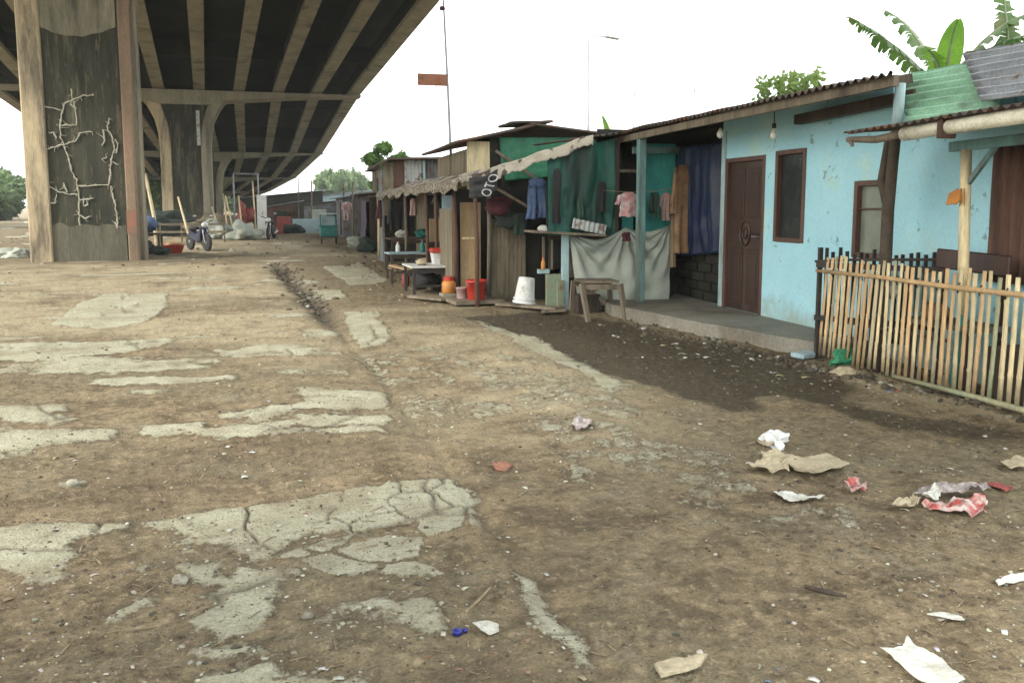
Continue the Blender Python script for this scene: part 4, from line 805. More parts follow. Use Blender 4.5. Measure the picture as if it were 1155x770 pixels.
# ------------------------------------------------------------ taller shacks behind the awning
hs = thing('green_clad_loft', 'raised shack clad in green tarpaulin and yellowed boards under a shallow gable', 'shack', (4.3, 15.5, 0))
MB().b2((3.20, 15.5, 0), (3.62, 15.55, 2.62)).build('board_wall', 'bamboo_pale', hs)
MB().b2((3.64, 15.56, 1.4), (3.98, 15.6, 2.7)).build('dark_opening', 'dark', hs)
cloth((3.80, 15.50, 2.70), (5.9, 15.50, 2.74), (3.86, 15.5, 1.9), (5.9, 15.5, 2.1), folds=8, amp=.07).build('tarpaulin_cladding', 'greentarp', hs, smooth=True, solid=.006)
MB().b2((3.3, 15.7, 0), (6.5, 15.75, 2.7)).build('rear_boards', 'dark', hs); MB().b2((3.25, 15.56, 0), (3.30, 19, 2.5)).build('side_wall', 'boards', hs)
MB().beam((3.72, 15.44, 2.45), (4.5, 15.44, 1.95), .03, .05).build('brace', 'wood', hs)
corr((2.92, 15.1, 2.57), (2.92, 19.2, 2.57), (4.36, 15.1, 2.90), nv=4).build('roof', 'rustroof', hs, smooth=True, solid=.02)
corr((4.30, 15.1, 2.93), (4.30, 19.2, 2.93), (6.9, 15.1, 2.66), nv=4).build('roof', 'rustroof', hs, smooth=True, solid=.02)
tag(corr((3.95, 15.2, 2.95), (3.95, 16.2, 2.95), (4.75, 15.2, 2.99), nv=3).build('roof_sheet', 'rustroof', smooth=True, solid=.02), 'loose dark sheet laid over the ridge of the green clad shack', 'roof sheet')
hw = thing('corrugated_loft', 'grey and white corrugated shack rising behind the awning, flat roofed', 'shack', (3.5, 22.5, 0))
corr((2.90, 22.0, 1.75), (3.40, 22.0, 1.75), (2.90, 22.0, 2.60), pitch=.09, amp=.02).build('corrugated_wall', 'whitecorr', hs if 0 else hw, solid=.004)
corr((3.40, 22.03, 1.75), (5.2, 22.03, 1.75), (3.40, 22.03, 2.60), pitch=.09, amp=.02).build('corrugated_wall', 'greycorr', hw, solid=.004)
MB().b2((2.36, 22.0, 1.2), (2.62, 22.05, 2.55)).build('side_board', 'boards', hw); MB().b2((2.63, 22.01, 1.2), (2.885, 22.05, 2.58)).build('side_board', 'redwood', hw)
MB().b2((2.40, 22.2, 0), (5.2, 22.25, 2.5)).build('rear_boards', 'dark', hw); MB().b2((2.34, 22.1, 0), (2.38, 23, 2.45)).build('side_wall', 'greycorr', hw)
for x in (3.40, 4.3): MB().beam((x, 21.95, 1.5), (x, 21.95, 2.6), .05, .05).build('mullion', 'palepaint', hw)
MB().b2((2.86, 21.94, 1.72), (5.2, 21.98, 1.78)).build('sill', 'darkwood', hw)
mb = MB(); mb.add([(2.10, 21.6, 2.44), (2.50, 21.6, 2.62), (5.4, 21.6, 2.68), (5.4, 23.6, 2.68), (2.50, 23.6, 2.62), (2.10, 23.6, 2.44)], [(0, 1, 4, 5), (1, 2, 3, 4)]); mb.build('roof', 'rustroof', hw, solid=.05)
sp = thing('sign_pole', 'tall thin pole with a rusty blank sign and wires rising over the stalls', 'sign pole', (3.4, 18, 0))
MB().tube([(3.42, 18, 0), (3.38, 18, 2.0), (3.31, 18, 3.9), (3.23, 18, 5.7), (3.21, 18, 6.6)], [.035, .032, .026, .02, .015], 10).build('pole', 'greyroof', sp, smooth=True)
sg = MB().box((2.98, 17.98, 4.05), (.62, .03, .24)).build('sign_board', 'rust', sp, bevel=.004)
MB().tube([(3.30, 18, 3.93), (3.15, 17.97, 3.98), (3.05, 17.97, 3.94), (3.04, 17.97, 3.72)], .008, 6).build('wire', 'rubber', sp); MB().blob((3.20, 17.98, 5.50), (.06, .05, .05), 3, .3).build('insulator', 'maroon', sp, smooth=True)

# ------------------------------------------------------------ sheets, canopy and posts right of the blue house
def sheet3(name, p00, p10, p01, k, amp, m, label):
    p00, p10, p01 = V(*p00), V(*p10), V(*p01); u = p10 - p00; v = p01 - p00; n = u.cross(v).normalized()
    o = MB().grid(lambda a, b: p00 + u * a * (1 + .02 * math.sin(b * k * 6.283)) + v * b + n * (amp * math.sin(b * k * 2 * math.pi) + .01 * mnoise.noise(V(a * 3, b * 3, 1))), 10, k * 10).build(name, m, smooth=True, solid=.004)
    return tag(o, label, 'roof sheet', 'loose corrugated roof sheets')
sheet3('corrugated_sheet', (4.90, 6.02, 2.13), (4.95, 5.10, 2.12), (5.55, 7.02, 2.66), 7, .024, 'greenroof', 'faded green corrugated sheet sloping up beside the end of the dark roof')
sheet3('corrugated_sheet', (4.86, 5.22, 2.20), (4.90, 4.10, 2.18), (5.60, 6.25, 2.74), 7, .024, 'greyroof', 'grey zinc corrugated sheet overlapping the green one at the right edge')
cn = thing('side_canopy', 'lean to canopy with cream rounded fascia on a bamboo post behind the bamboo fence', 'canopy', (4.55, 5, 0))
MB().tube([(4.50, 5.56, 1.985), (4.50, 5.0, 2.00), (4.50, 4.0, 2.03)], .052, 14).build('cream_fascia', 'cream', cn, smooth=True)
MB().beam((4.50, 5.15, 1.985), (4.495, 5.10, 1.985), .125, .13).build('fascia_joint', 'redwood', cn, bevel=.006)
rf = corr((4.40, 6.15, 2.035), (4.42, 3.9, 2.09), (5.43, 6.15, 2.13), pitch=.085, amp=.014); rf.build('canopy_sheet', 'rustroof', cn, smooth=True, solid=.004)
MB().tube([(4.43, 6.14, 1.985), (4.52, 5.9, 1.97), (4.50, 5.62, 1.985)], [.022, .03, .03], 8).build('broken_end_pole', 'wood', cn, smooth=True)
MB().tube([(4.44, 6.12, 1.99), (4.44, 6.08, 1.93)], [.025, .012], 6).build('split_tip', 'wood', cn)
MB().beam((4.98, 5.62, 1.90), (4.98, 4.4, 1.92), .05, .075).build('turquoise_beam', 'bluepost', cn, bevel=.005)
MB().tube([(4.98, 5.46, 1.87), (4.98, 5.43, 1.2), (4.98, 5.40, .62)], .040, 12).build('bamboo_post', 'bamboo_pale', cn, smooth=True)
MB().tube([(4.98, 5.40, .62), (4.98, 5.44, -.05)], .042, 12).build('painted_post_foot', 'tealpaint', cn, smooth=True)
MB().beam((4.98, 5.42, 1.62), (4.98, 5.18, 1.88), .03, .035).build('brace', 'bluepost', cn)
mb = MB(); 
for s in (-1, 0, 1): mb.add([(4.935, 5.44 + s * .03, 1.58), (4.90, 5.44 + s * .03 - .04, 1.50 - .03 * abs(s)), (4.89, 5.44 + s * .09, 1.455), (4.925, 5.44 + s * .08 + .03, 1.54)], [(0, 1, 2, 3)])
tag(mb.build('orange_rag', 'orange', solid=.01), 'dark orange rag tied around the bamboo post of the canopy', 'rag')
tr_ = thing('rough_trunk_post', 'rough leaning tree trunk post holding the end of the dark roof by the small window', 'post', (4.95, 6.25, 0))
MB().tube([(4.93, 6.30, -.05), (4.94, 6.28, .5), (4.955, 6.27, .95), (4.93, 6.24, 1.4), (4.96, 6.25, 1.8), (4.95, 6.21, 2.1)], [.062, .056, .052, .05, .046, .044], 12).build('trunk', 'bark', tr_, smooth=True)
MB().tube([(4.95, 6.21, 2.09), (4.96, 6.20, 2.46)], [.046, .042], 12).build('painted_top', 'palepaint', tr_, smooth=True)
MB().tube([(4.94, 6.26, 1.45), (4.93, 6.34, 1.66), (4.96, 6.32, 2.0)], [.04, .035, .03], 8).build('fork', 'bark', tr_, smooth=True)
o = corr((FX - .05, 5.62, .85), (FX - .05, 4.7, .85), (FX - .05, 5.62, 1.92), pitch=.10, amp=.022).build('rusty_panel', 'redwood', smooth=True, solid=.004); tag(o, 'brown rusty corrugated panel standing upright against the blue wall at the right edge', 'tin panel')
# ------------------------------------------------------------ fences
bf = thing('black_fence', 'black painted slat fence running from the corner post back to the blue wall', 'fence', (4.88, 7, 0))
p0, p1 = V(4.83, 7.02, 0), V(5.46, 6.04, 0)
p1 = V(5.42, 6.15, 0)
MB().beam(p0 + V(0, 0, -.1), p0 + V(0, 0, 1.06), .035, .035).build('corner_post', 'blackpaint', bf)
n = 17
for i in range(1, n + 1):
    t = i / n; q = p0.lerp(p1, t); MB().beam(q + V(0, 0, .22), q + V(random.uniform(-.01, .01), 0, 1.04 + random.uniform(-.03, .03)), .030, .016).build('picket', 'blackpaint', bf)
for z in (.90, .40): MB().beam(p0.lerp(p1, -.03) + V(-.016, -.02, z), p1 + V(-.016, -.02, z), .025, .05).build('rail', 'blackpaint', bf)
MB().tube([p0.lerp(p1, -.04) + V(-.02, -.02, .93), p0.lerp(p1, .3) + V(-.03, -.03, .96), p1 + V(0, 0, .99)], .014, 6).build('upper_pole', 'darkwood', bf)
bb = thing('bamboo_fence', 'long front fence of split bamboo pickets lashed to bamboo rails', 'fence', (4.86, 5.5, 0))
rb = random.Random(11); y = 6.96; i = 0
while y > 3.6:
    z0 = .03 + rb.uniform(-.03, .03); z1 = .97 + rb.uniform(-.03, .03); lean = (.07 if y > 6.1 else .02) + rb.uniform(-.02, .02); r_ = .0205 * rb.uniform(.85, 1.15)
    mt = rb.choice(['bamboo', 'bamboo', 'bamboo_pale', 'bamboo_pale']) if y > 5.3 else rb.choice(['bamboo_pale', 'bamboo_green', 'bamboo', 'bamboo_pale'])
    x = 4.85; pts = [V(x, y + lean * (1 - t) * 1.0 - lean * .4, z0 + (z1 - z0) * t) + V(rb.uniform(-.004, .004), rb.uniform(-.0025, .0025), 0) for t in (0, .22, .24, .26, .5, .52, .54, .78, .8, .82, 1)]
    rr = [r_ * k_ for k_ in (1, 1, 1.15, 1, 1, 1.14, 1, .97, 1.1, .96, .95)]
    mb = MB().tube(pts, rr, 9); mb.v = [V(4.85 + (v.x - 4.85) * .45, v.y, v.z) for v in mb.v]; pk_ = mb.build('picket', mt, bb, smooth=True); y -= rb.uniform(.066, .080); i += 1
    tie = MB().tube([V(4.838, y + .078, .80), V(4.818, y + .070, .84), V(4.838, y + .062, .88)], .005, 5)
    if i % 3 == 0: tie.build('lashing', 'rubber', pk_)
MB().tube([(4.825, 7.06, .84), (4.828, 6.2, .85), (4.83, 5.4, .84), (4.828, 4.6, .845), (4.83, 3.6, .85)], [.017, .018, .02, .021, .02], 10).build('top_rail', 'bamboo', bb, smooth=True)
MB().tube([(4.83, 5.95, .045), (4.83, 5.0, .06), (4.83, 3.6, .06)], [.016, .022, .024], 10).build('bottom_rail', 'bamboo_green', bb, smooth=True)
MB().tube([(4.865, 6.9, .40), (4.865, 5.4, .42)], .014, 8).build('mid_rail', 'darkwood', bb)
# behind the fence
ch = thing('wooden_bench', 'old brown wooden bench with sloping back standing behind the bamboo fence', 'bench', (5.15, 5.7, 0))
MB().beam((5.20, 5.95, 1.02), (5.20, 5.20, 1.0), .03, .16).build('backrest', 'door', ch, bevel=.01); MB().box((5.08, 5.58, .52), (.36, .72, .04)).build('seat', 'tancloth' if 0 else 'wood', ch)
for a in (5.28, 5.88):
    MB().beam((5.22, a, -.03), (5.22, a, .96), .045, .045).build('leg', 'door', ch); MB().beam((4.95, a, -.03), (4.95, a, .5), .045, .045).build('leg', 'door', ch)
tag(MB().blob((5.02, 5.72, .60), (.10, .14, .08), 3, .3).build('cloth_bundle', 'orange' if 0 else 'tancloth', smooth=True), 'tan cloth bundle on the bench behind the bamboo fence', 'bundle')
tag(MB().blob((5.02, 6.25, .72), (.05, .08, .07), 9, .5).build('cloth_bundle', 'paperwhite', smooth=True), 'white rag hung on the rear of the bamboo fence under the trunk post', 'rag')
o = MB().b2((5.30, 3.9, 0), (5.36, 5.1, .86)).build('green_screen', 'tealtarp'); tag(o, 'dark green screen leaning on the blue wall behind the right end of the bamboo fence', 'screen')
tag(MB().b2((4.98, 4.4, 0), (5.28, 5.15, .42)).build('storage_box', 'darkwood', bevel=.01), 'dark wooden chest before the green screen behind the bamboo fence', 'chest')

# ------------------------------------------------------------ trees and other vegetation
def leaf_mesh(centres, n_per, rad, size, seed, flat=.75):
    g = np.random.default_rng(seed); vs = []
    for (c, rr) in centres:
        k = int(n_per * (rr / rad) ** 2); d = g.normal(size=(k, 3)); d /= np.linalg.norm(d, axis=1)[:, None]; q = rr * g.uniform(.35, 1.08, (k, 1)) ** .6
        p = np.array(c) + d * q * (1, 1, flat) * (1 + .35 * np.sin(d[:, :1] * 5 + seed) * np.cos(d[:, 1:2] * 4))
        u = g.normal(size=(k, 3)); u /= np.linalg.norm(u, axis=1)[:, None]; w = np.cross(u, g.normal(size=(k, 3))); w /= np.linalg.norm(w, axis=1)[:, None]
        s_ = size * g.uniform(.6, 1.4, (k, 1)); vs.append(np.stack([p - u * s_, p - w * s_ * .45, p + u * s_, p + w * s_ * .45], 1))
    a = np.concatenate(vs).reshape(-1, 3); me = bpy.data.meshes.new('crown'); n = len(a) // 4
    me.vertices.add(len(a)); me.vertices.foreach_set('co', a.astype(np.float32).ravel()); me.loops.add(n * 4); me.loops.foreach_set('vertex_index', np.arange(n * 4, dtype=np.int32))
    me.polygons.add(n); me.polygons.foreach_set('loop_start', np.arange(0, n * 4, 4, dtype=np.int32)); me.update(calc_edges=True); return me
def tree(name, loc, h, cr, label, m='leaf', cat='tree', group=None, n=9, leaf=.16, dens=900, seed=1, trunk_r=.16, low=.35):
    g = random.Random(seed); root = thing(name, label, cat, (loc[0], loc[1], 0), group); mb = MB(); base = V(loc[0], loc[1], -.1); cs = []
    top = V(0, 0, h * (low + .2)); mb.tube([(0, 0, -.1), (g.uniform(-.1, .1), g.uniform(-.1, .1), h * low * .5), top], [trunk_r, trunk_r * .8, trunk_r * .6], 9)
    for i in range(n):
        a = g.uniform(0, 6.28); rr = cr * g.uniform(.2, .85); z = h * (low + (1 - low) * g.uniform(.15, .82)); c = V(math.cos(a) * rr, math.sin(a) * rr, z); k = 1 - .45 * max(0, (z / h - low) / (1 - low)); c.x *= k + .2; c.y *= k + .2
        mb.tube([top * .8, top.lerp(c, .5) + V(0, 0, .1 * h * .3), c], [trunk_r * .4, trunk_r * .22, trunk_r * .08], 6); cs.append((tuple(c), cr * g.uniform(.28, .5)))
    mb.v = [v + V(loc[0], loc[1], 0) for v in mb.v]; mb.build('trunk', 'bark', root, smooth=True)
    me = leaf_mesh(cs, dens, cr * .4, leaf, seed); o = bpy.data.objects.new('crown', me); COL.objects.link(o); o.parent = root; me.materials.append(M[m]); return root
GT = 'trees beyond the settlement'
tree('leafy_tree', (-25, 62), 7.6, 4.6, 'bright green tree filling the gap left of the near pier', seed=4, n=18, dens=1500, leaf=.2, low=.0)
tree('leafy_tree', (-30, 74), 8.5, 5.5, 'taller tree just behind the bright green tree at the left edge', 'leaf_pale', seed=5, n=14, dens=1300, leaf=.25, low=.02)
tree('leafy_tree', (-16, 100), 9, 5, 'tree glimpsed between the near and second piers', 'leaf_yellow', seed=6, n=12, dens=1000, leaf=.28, low=.1)
tree('leafy_tree', (6.2, 52), 5.6, 1.7, 'round bright green tree rising over the far dark shacks', 'leaf', seed=7, n=12, dens=1300, leaf=.13, low=.3)
tree('leafy_tree', (10, 150), 7, 6, 'pale hazy tree farthest off beside the end of the flyover', 'leaf_pale', seed=8, n=14, dens=1000, leaf=.45, low=.1)
tree('leafy_tree', (18, 130), 6.5, 5, 'pale hazy tree right behind the far pale roofs', 'leaf_pale', seed=9, n=14, dens=1000, leaf=.4, low=.1)
tree('leafy_tree', (27, 160), 9, 7, 'broad hazy tree in the distance left of the tree over the dark shacks', 'leaf_pale', seed=10, n=14, dens=1000, leaf=.5, low=.1)
tree('leafy_tree', (13.0, 20.5), 4.95, 1.35, 'yellow green tree top showing above the dark corrugated roof', 'leaf_yellow', seed=12, n=16, dens=330, leaf=.10, low=.45, trunk_r=.1)
for i, (x, y, h, cr_, lb) in enumerate(((-30, 95, 4.5, 5, 'low spreading green tree at the horizon just left of the near pier'), (-40, 105, 6, 6, 'rounded green tree at the extreme left of the horizon'), (-22, 112, 5, 6, 'low wide tree seen past the right side of the near pier'), (-10, 175, 8, 7, 'far tree under the flyover right of the second pier'), (-24, 170, 8, 7, 'far tree under the flyover left of the second pier'))):
    tree('leafy_tree', (x, y), h, cr_, lb, 'leaf_pale', group='distant trees left of the flyover', seed=20 + i, n=16, dens=900, leaf=.35, low=.0)
def banana(loc, leaves, label, seed=1, group='banana plants behind the roofs', stem=2.2, mats=('banana',)):
    g = random.Random(seed); root = thing('banana_plant', label, 'banana plant', (loc[0], loc[1], 0), group); b = V(loc[0], loc[1], 0)
    MB().tube([b - V(0, 0, .1), b + V(.03, 0, stem * .5), b + V(0, 0, stem)], [.13, .11, .07], 12).build('stem', 'bamboo_green', root, smooth=True)
    for j, (az, el, L, w, droop, torn, mt) in enumerate(leaves):
        d = V(math.cos(az), math.sin(az), 0); side = V(-math.sin(az), math.cos(az), 0); p0 = b + V(0, 0, stem - .1); mid = []
        K = 40
        for i in range(K + 1):
            t = i / K; e = el - droop * t * t; mid.append((mid[-1] if mid else p0) + (d * math.cos(e) + V(0, 0, 1) * math.sin(e)) * (L / K) if i else p0)
        mb = MB(); mr = [.022 * (1 - t / K) + .004 for t in range(K + 1)]; mb.tube(mid, mr, 6); mrib = mb.build('midrib', 'bamboo_green', root, smooth=True)
        bl = MB(); seg = 0
        for s in (-1, 1):
            i = 6
            while i < K:
                n = g.choice((1, 1, 2, 3)) if torn else K - 6; n = min(n, K - i); q = []
                dr = g.uniform(.2, 1.0) if torn else .25
                for e in (i, i + n):
                    t = (e - 5) / (K - 5); ww = w * (math.sin(min(1, t * 1.02) ** .75 * math.pi) ** .6 if 0 < t < 1 else .02)
                    up = (mid[min(e + 1, K)] - mid[e - 1]).cross(side * s).normalized(); up = up if up.z > 0 else -up
                    q.append((e, ww))
                steps = max(1, n); rows = []
                for e in range(i, i + n + 1):
                    t = min(.995, (e - 5) / (K - 5)); ww = w * max(.03, math.sin(t ** .75 * math.pi)) ** .6; c = mid[e]; gap = .82 if torn and (e == i + n) else 1
                    a1 = c + side * s * ww * .5 + V(0, 0, .03 * ww - dr * .12 * ww) + (mid[min(e, K)] - mid[max(e - 1, 0)]) * (0.6)
                    a2 = c + side * s * ww * (1 - dr * .25) - V(0, 0, dr * .65 * ww) + (mid[min(e, K)] - mid[max(e - 1, 0)]) * (1.6 - (.9 if gap < 1 else 0))
                    rows.append((c, a1, a2))
                vs = [p for rr in rows for p in rr]; fs = []
                for k2 in range(len(rows) - 1): fs += [(k2 * 3, k2 * 3 + 3, k2 * 3 + 4, k2 * 3 + 1), (k2 * 3 + 1, k2 * 3 + 4, k2 * 3 + 5, k2 * 3 + 2)]
                bl.add(vs, fs); i += n if not torn else n
        bl.build('leaf', mt, root, smooth=True)
    return root
R_d = math.radians
banana((8.0, 9.2), [(R_d(165), R_d(42), 1.55, .22, .25, 1, 'banana'), (R_d(205), R_d(60), 1.0, .15, 1.5, 1, 'banana_bright'), (R_d(240), R_d(72), 1.0, .16, .9, 0, 'banana_bright'), (R_d(-20), R_d(60), 1.5, .22, .9, 1, 'banana'), (R_d(110), R_d(65), 1.5, .22, .6, 1, 'banana'), (R_d(-60), R_d(50), 1.3, .2, 1.2, 1, 'banana')], 'banana plant with a bright broad leaf above the green roof sheet', 2, stem=2.95)
banana((8.75, 8.9), [(R_d(80), R_d(84), 2.1, .20, .3, 1, 'banana'), (R_d(-45), R_d(60), 2.0, .24, .4, 1, 'banana'), (R_d(-60), R_d(76), 2.2, .24, .5, 1, 'banana'), (R_d(-20), R_d(45), 1.7, .22, .9, 1, 'banana'), (R_d(200), R_d(60), 1.5, .22, 1.2, 1, 'banana'), (R_d(-100), R_d(55), 1.6, .2, .9, 1, 'banana')], 'taller banana plant with torn upright leaves at the upper right edge', 5, stem=2.5)
banana((5.3, 13.5), [(R_d(190), R_d(80), .9, .13, .3, 0, 'banana_bright'), (R_d(150), R_d(55), .8, .05, .5, 1, 'banana'), (R_d(20), R_d(50), .7, .10, 1, 1, 'banana')], 'single bright banana leaf tip poking above the shack roofs', 8, stem=2.15)

# ------------------------------------------------------------ street lamp and antennas beyond the roofs
lp = thing('street_lamp', 'tall pale street lamp with one long arm far beyond the roofs', 'street lamp', (16.1, 45, 0))
MB().tube([(16.1, 45, -.1), (16.05, 45, 10.35)], [.11, .06], 10).build('pole', 'metal', lp, smooth=True); MB().tube([(16.05, 45, 10.3), (16.2, 45, 10.55), (17.1, 45, 10.6)], .035, 8).build('arm', 'metal', lp, smooth=True)
MB().beam((17.0, 45, 10.6), (17.8, 45, 10.5), .28, .10).build('lamp_head', 'metal', lp, bevel=.03)
for x, z, lb in ((18.75, 7.7, 'thin antenna mast with a small crosspiece right of the street lamp'), (22.4, 8.4, 'thin bare antenna mast farther right above the dark roof')):
    a = thing('antenna_mast', lb, 'antenna', (x, 45, 0), 'antennas above the roofs'); MB().tube([(x, 45, -.1), (x, 45, z)], .04, 6).build('mast', 'metal', a)
    for k, w in enumerate((.25, .18)): MB().tube([(x - w, 45, z - .15 - k * .35), (x + w, 45, z - .15 - k * .35)], .02, 5).build('crossbar', 'metal', a)

# ------------------------------------------------------------ far shacks along the lane
def shack(name, label, x0, x1, y0, y1, h0, h1, m, roof='rustroof', over=.35, door=None, group='far shacks'):
    o = thing(name, label, 'shack', ((x0 + x1) / 2, (y0 + y1) / 2, 0), group); mb = MB()
    for a, b in (((x0, y0), (x1, y0)), ((x1, y0), (x1, y1)), ((x1, y1), (x0, y1)), ((x0, y1), (x0, y0))):
        ha, hb = [h0 if q[0] == x0 else h1 for q in (a, b)]; mb.add([(*a, -.1), (*b, -.1), (*b, hb), (*a, ha)], [(0, 1, 2, 3)])
    mb.build('wall', m, o, solid=.03)
    sl = (h1 - h0) / (x1 - x0); corr((x0 - over, y0 - .3, h0 + .03 - sl * over), (x0 - over, y1 + .2, h0 + .03 - sl * over), (x1 + over, y0 - .3, h1 + .03 + sl * over), pitch=.14, nv=3).build('roof', roof, o, smooth=True, solid=.02)
    for (fx, z0, z1, w, mt, nm) in (door or []):   # openings on the face toward the lane
        MB().b2((x0 - .035, fx, z0), (x0 - .018, fx + w, z1)).build(nm, mt, o)
    return o
shack('lane_shack', 'low dark shack nearest beyond the maroon jacket with a turquoise cloth door', 3.0, 5.8, 25.5, 29.5, 1.75, 2.0, 'boards', door=[(26.0, .1, 1.5, 1.0, 'tealpaint', 'door'), (27.6, .7, 1.4, .8, 'dark', 'window')])
shack('lane_shack', 'dark shack hung with a faded purple cloth', 2.75, 6.0, 30, 34.5, 1.85, 2.1, 'darkwood', door=[(30.5, .1, 1.5, .9, 'dark', 'door'), (32.6, .6, 1.4, .9, 'dark', 'window')])
shack('lane_shack', 'taller box like shack with dark flat roof behind the purple cloth', 3.7, 6.5, 35.0, 39, 2.95, 3.0, 'boards', door=[(36, 1.9, 2.6, .8, 'dark', 'window')])
shack('lane_shack', 'small shack behind the teal cart with grey lean to roof', 2.4, 5.0, 39.5, 45, 1.8, 2.2, 'greycorr', 'greyroof', door=[(40.5, .1, 1.6, .9, 'dark', 'door')])
shack('lane_shack', 'low pale roofed shack at the far turn of the lane', 3.6, 7.5, 54, 59, 1.75, 2.2, 'boards', 'greyroof', door=[(55, .1, 1.5, 1.2, 'dark', 'door')])
shack('lane_shack', 'squat grey tin hut left of the far turn of the lane', 1.0, 3.2, 57, 61, 1.5, 1.75, 'greycorr', 'rustroof')
shack('lane_shack', 'small brick coloured hut behind the dull red box', -1.4, .7, 59, 63, 1.35, 1.7, 'redwood', 'greyroof')
for (x0, y0, w_, h_, mt, lb) in ((3.5, 53.9, 1.0, 1.4, 'purplecloth', 'purple sheet hung across the front of the low pale roofed shack'), (5.0, 53.85, .9, 1.5, 'tealtarp', 'green sheet hung beside the purple sheet on the low pale roofed shack'), (1.4, 56.8, 1.0, 1.2, 'greytarp', 'pale sheet hung on the squat grey tin hut'), (-.9, 58.8, .8, 1.1, 'darkcloth', 'dark sheet hung on the small brick coloured hut')):
    tag(cloth((x0, y0, h_), (x0 + w_, y0, h_), (x0, y0 - .1, .2), (x0 + w_, y0 - .1, .2), folds=5, amp=.06, nu=16, nv=10).build('hanging_sheet', mt, smooth=True, solid=.01), lb, 'sheet')
for (x0, y0, h_, lb) in ((2.2, 31.0, 2.3, 'thin bare pole by the purple sheet of the dark far shack'), (1.2, 47.4, 2.8, 'thin bare pole rising behind the low pale blue wall'), (.6, 55, 3.2, 'tallest thin pole before the squat grey tin hut'), (2.5, 41, 2.5, 'thin pole at the corner of the small shack behind the teal cart')):
    tag(MB().tube([(x0, y0, -.05), (x0 + .05, y0, h_)], .035, 6).build('thin_pole', 'wood'), lb, 'pole', 'thin poles along the far lane')
for (p, s_, mt, lb) in (((2.2, 29.4, .18), (.3, .25, .22), 'greytarp', 'pale sack on the ground before the dark far shack'), ((2.3, 26.2, .2), (.3, .3, .25), 'darkcloth', 'dark sack by the turquoise cloth door'), ((2.35, 27.6, .15), (.22, .25, .18), 'card', 'buff sack beneath the window of the low dark shack'), ((.2, 44, .25), (.5, .4, .3), 'darkcloth', 'dark heap before the low pale blue wall')):
    tag(MB().blob(p, s_, p[1], .6, 3, fl=.6).build('sack', mt, smooth=True), lb, 'sack')
shack('lane_shack', 'far shed with greenish roof close under the end of the flyover', -3.5, 2.6, 68, 73, 2.0, 2.6, 'brickdark', 'greyroof')
shack('lane_shack', 'distant long shed with pale roof near the hazy trees', 3, 14, 80, 90, 2.4, 3.4, 'bluewhite', 'greyroof')
tag(cloth((2.62, 30.1, 1.62), (2.62, 32.2, 1.62), (2.6, 30.1, .3), (2.6, 32.2, .25), folds=5, amp=.08).build('hanging_sheet', 'purplecloth', smooth=True, solid=.01), 'faded purple sheet hanging on the front of the dark far shack', 'sheet')
garment('hanging_shirt', 'whitecloth', (2.3, 35.2, 1.6), .75, .30, .34, 'pale shirt hanging between the teal cart and the purple sheet', 'shirt', .3, .4, seed=31, d=.08)
fcx = thing('teal_cart', 'teal vendor cart with glass upper box on the far side of the lane', 'cart', (1.45, 33.6, 0))
MB().b2((1.15, 33.2, .28), (1.80, 34.1, .66)).build('body', 'tealplastic', fcx, bevel=.02); MB().b2((1.12, 33.17, .66), (1.83, 34.13, .70)).build('counter', 'tealplastic', fcx)
for x in (1.19, 1.76):
    for y in (33.24, 34.06): MB().beam((x, y, .70), (x, y, 1.12), .04, .04).build('corner_post', 'tealplastic', fcx)
MB().b2((1.23, 33.30, .71), (1.72, 34.0, 1.05)).build('glass_box', 'bluewhite', fcx); MB().b2((1.12, 33.17, 1.12), (1.83, 34.13, 1.16)).build('roof', 'palepaint', fcx)
for x in (1.2, 1.75):
    w = MB().lathe((x, 33.65, .2), [(.20, -.02), (.20, .02)], 18, R=Matrix.Rotation(math.pi / 2, 3, 'Y')).build('wheel', 'rubber', fcx)
    MB().b2((x - .02, 33.22, -.02), (x + .02, 33.28, .28)).build('leg', 'darkwood', fcx)
tag(MB().b2((.2, 47, -.05), (2.6, 47.2, .75)).build('low_wall', 'bluewhite'), 'low pale blue wall at the far side of the lane', 'wall')
tag(MB().b2((-.6, 45.5, -.05), (.1, 45.9, .9)).build('red_stall_box', 'pink', bevel=.02), 'dull red box left of the low pale blue wall', 'box')

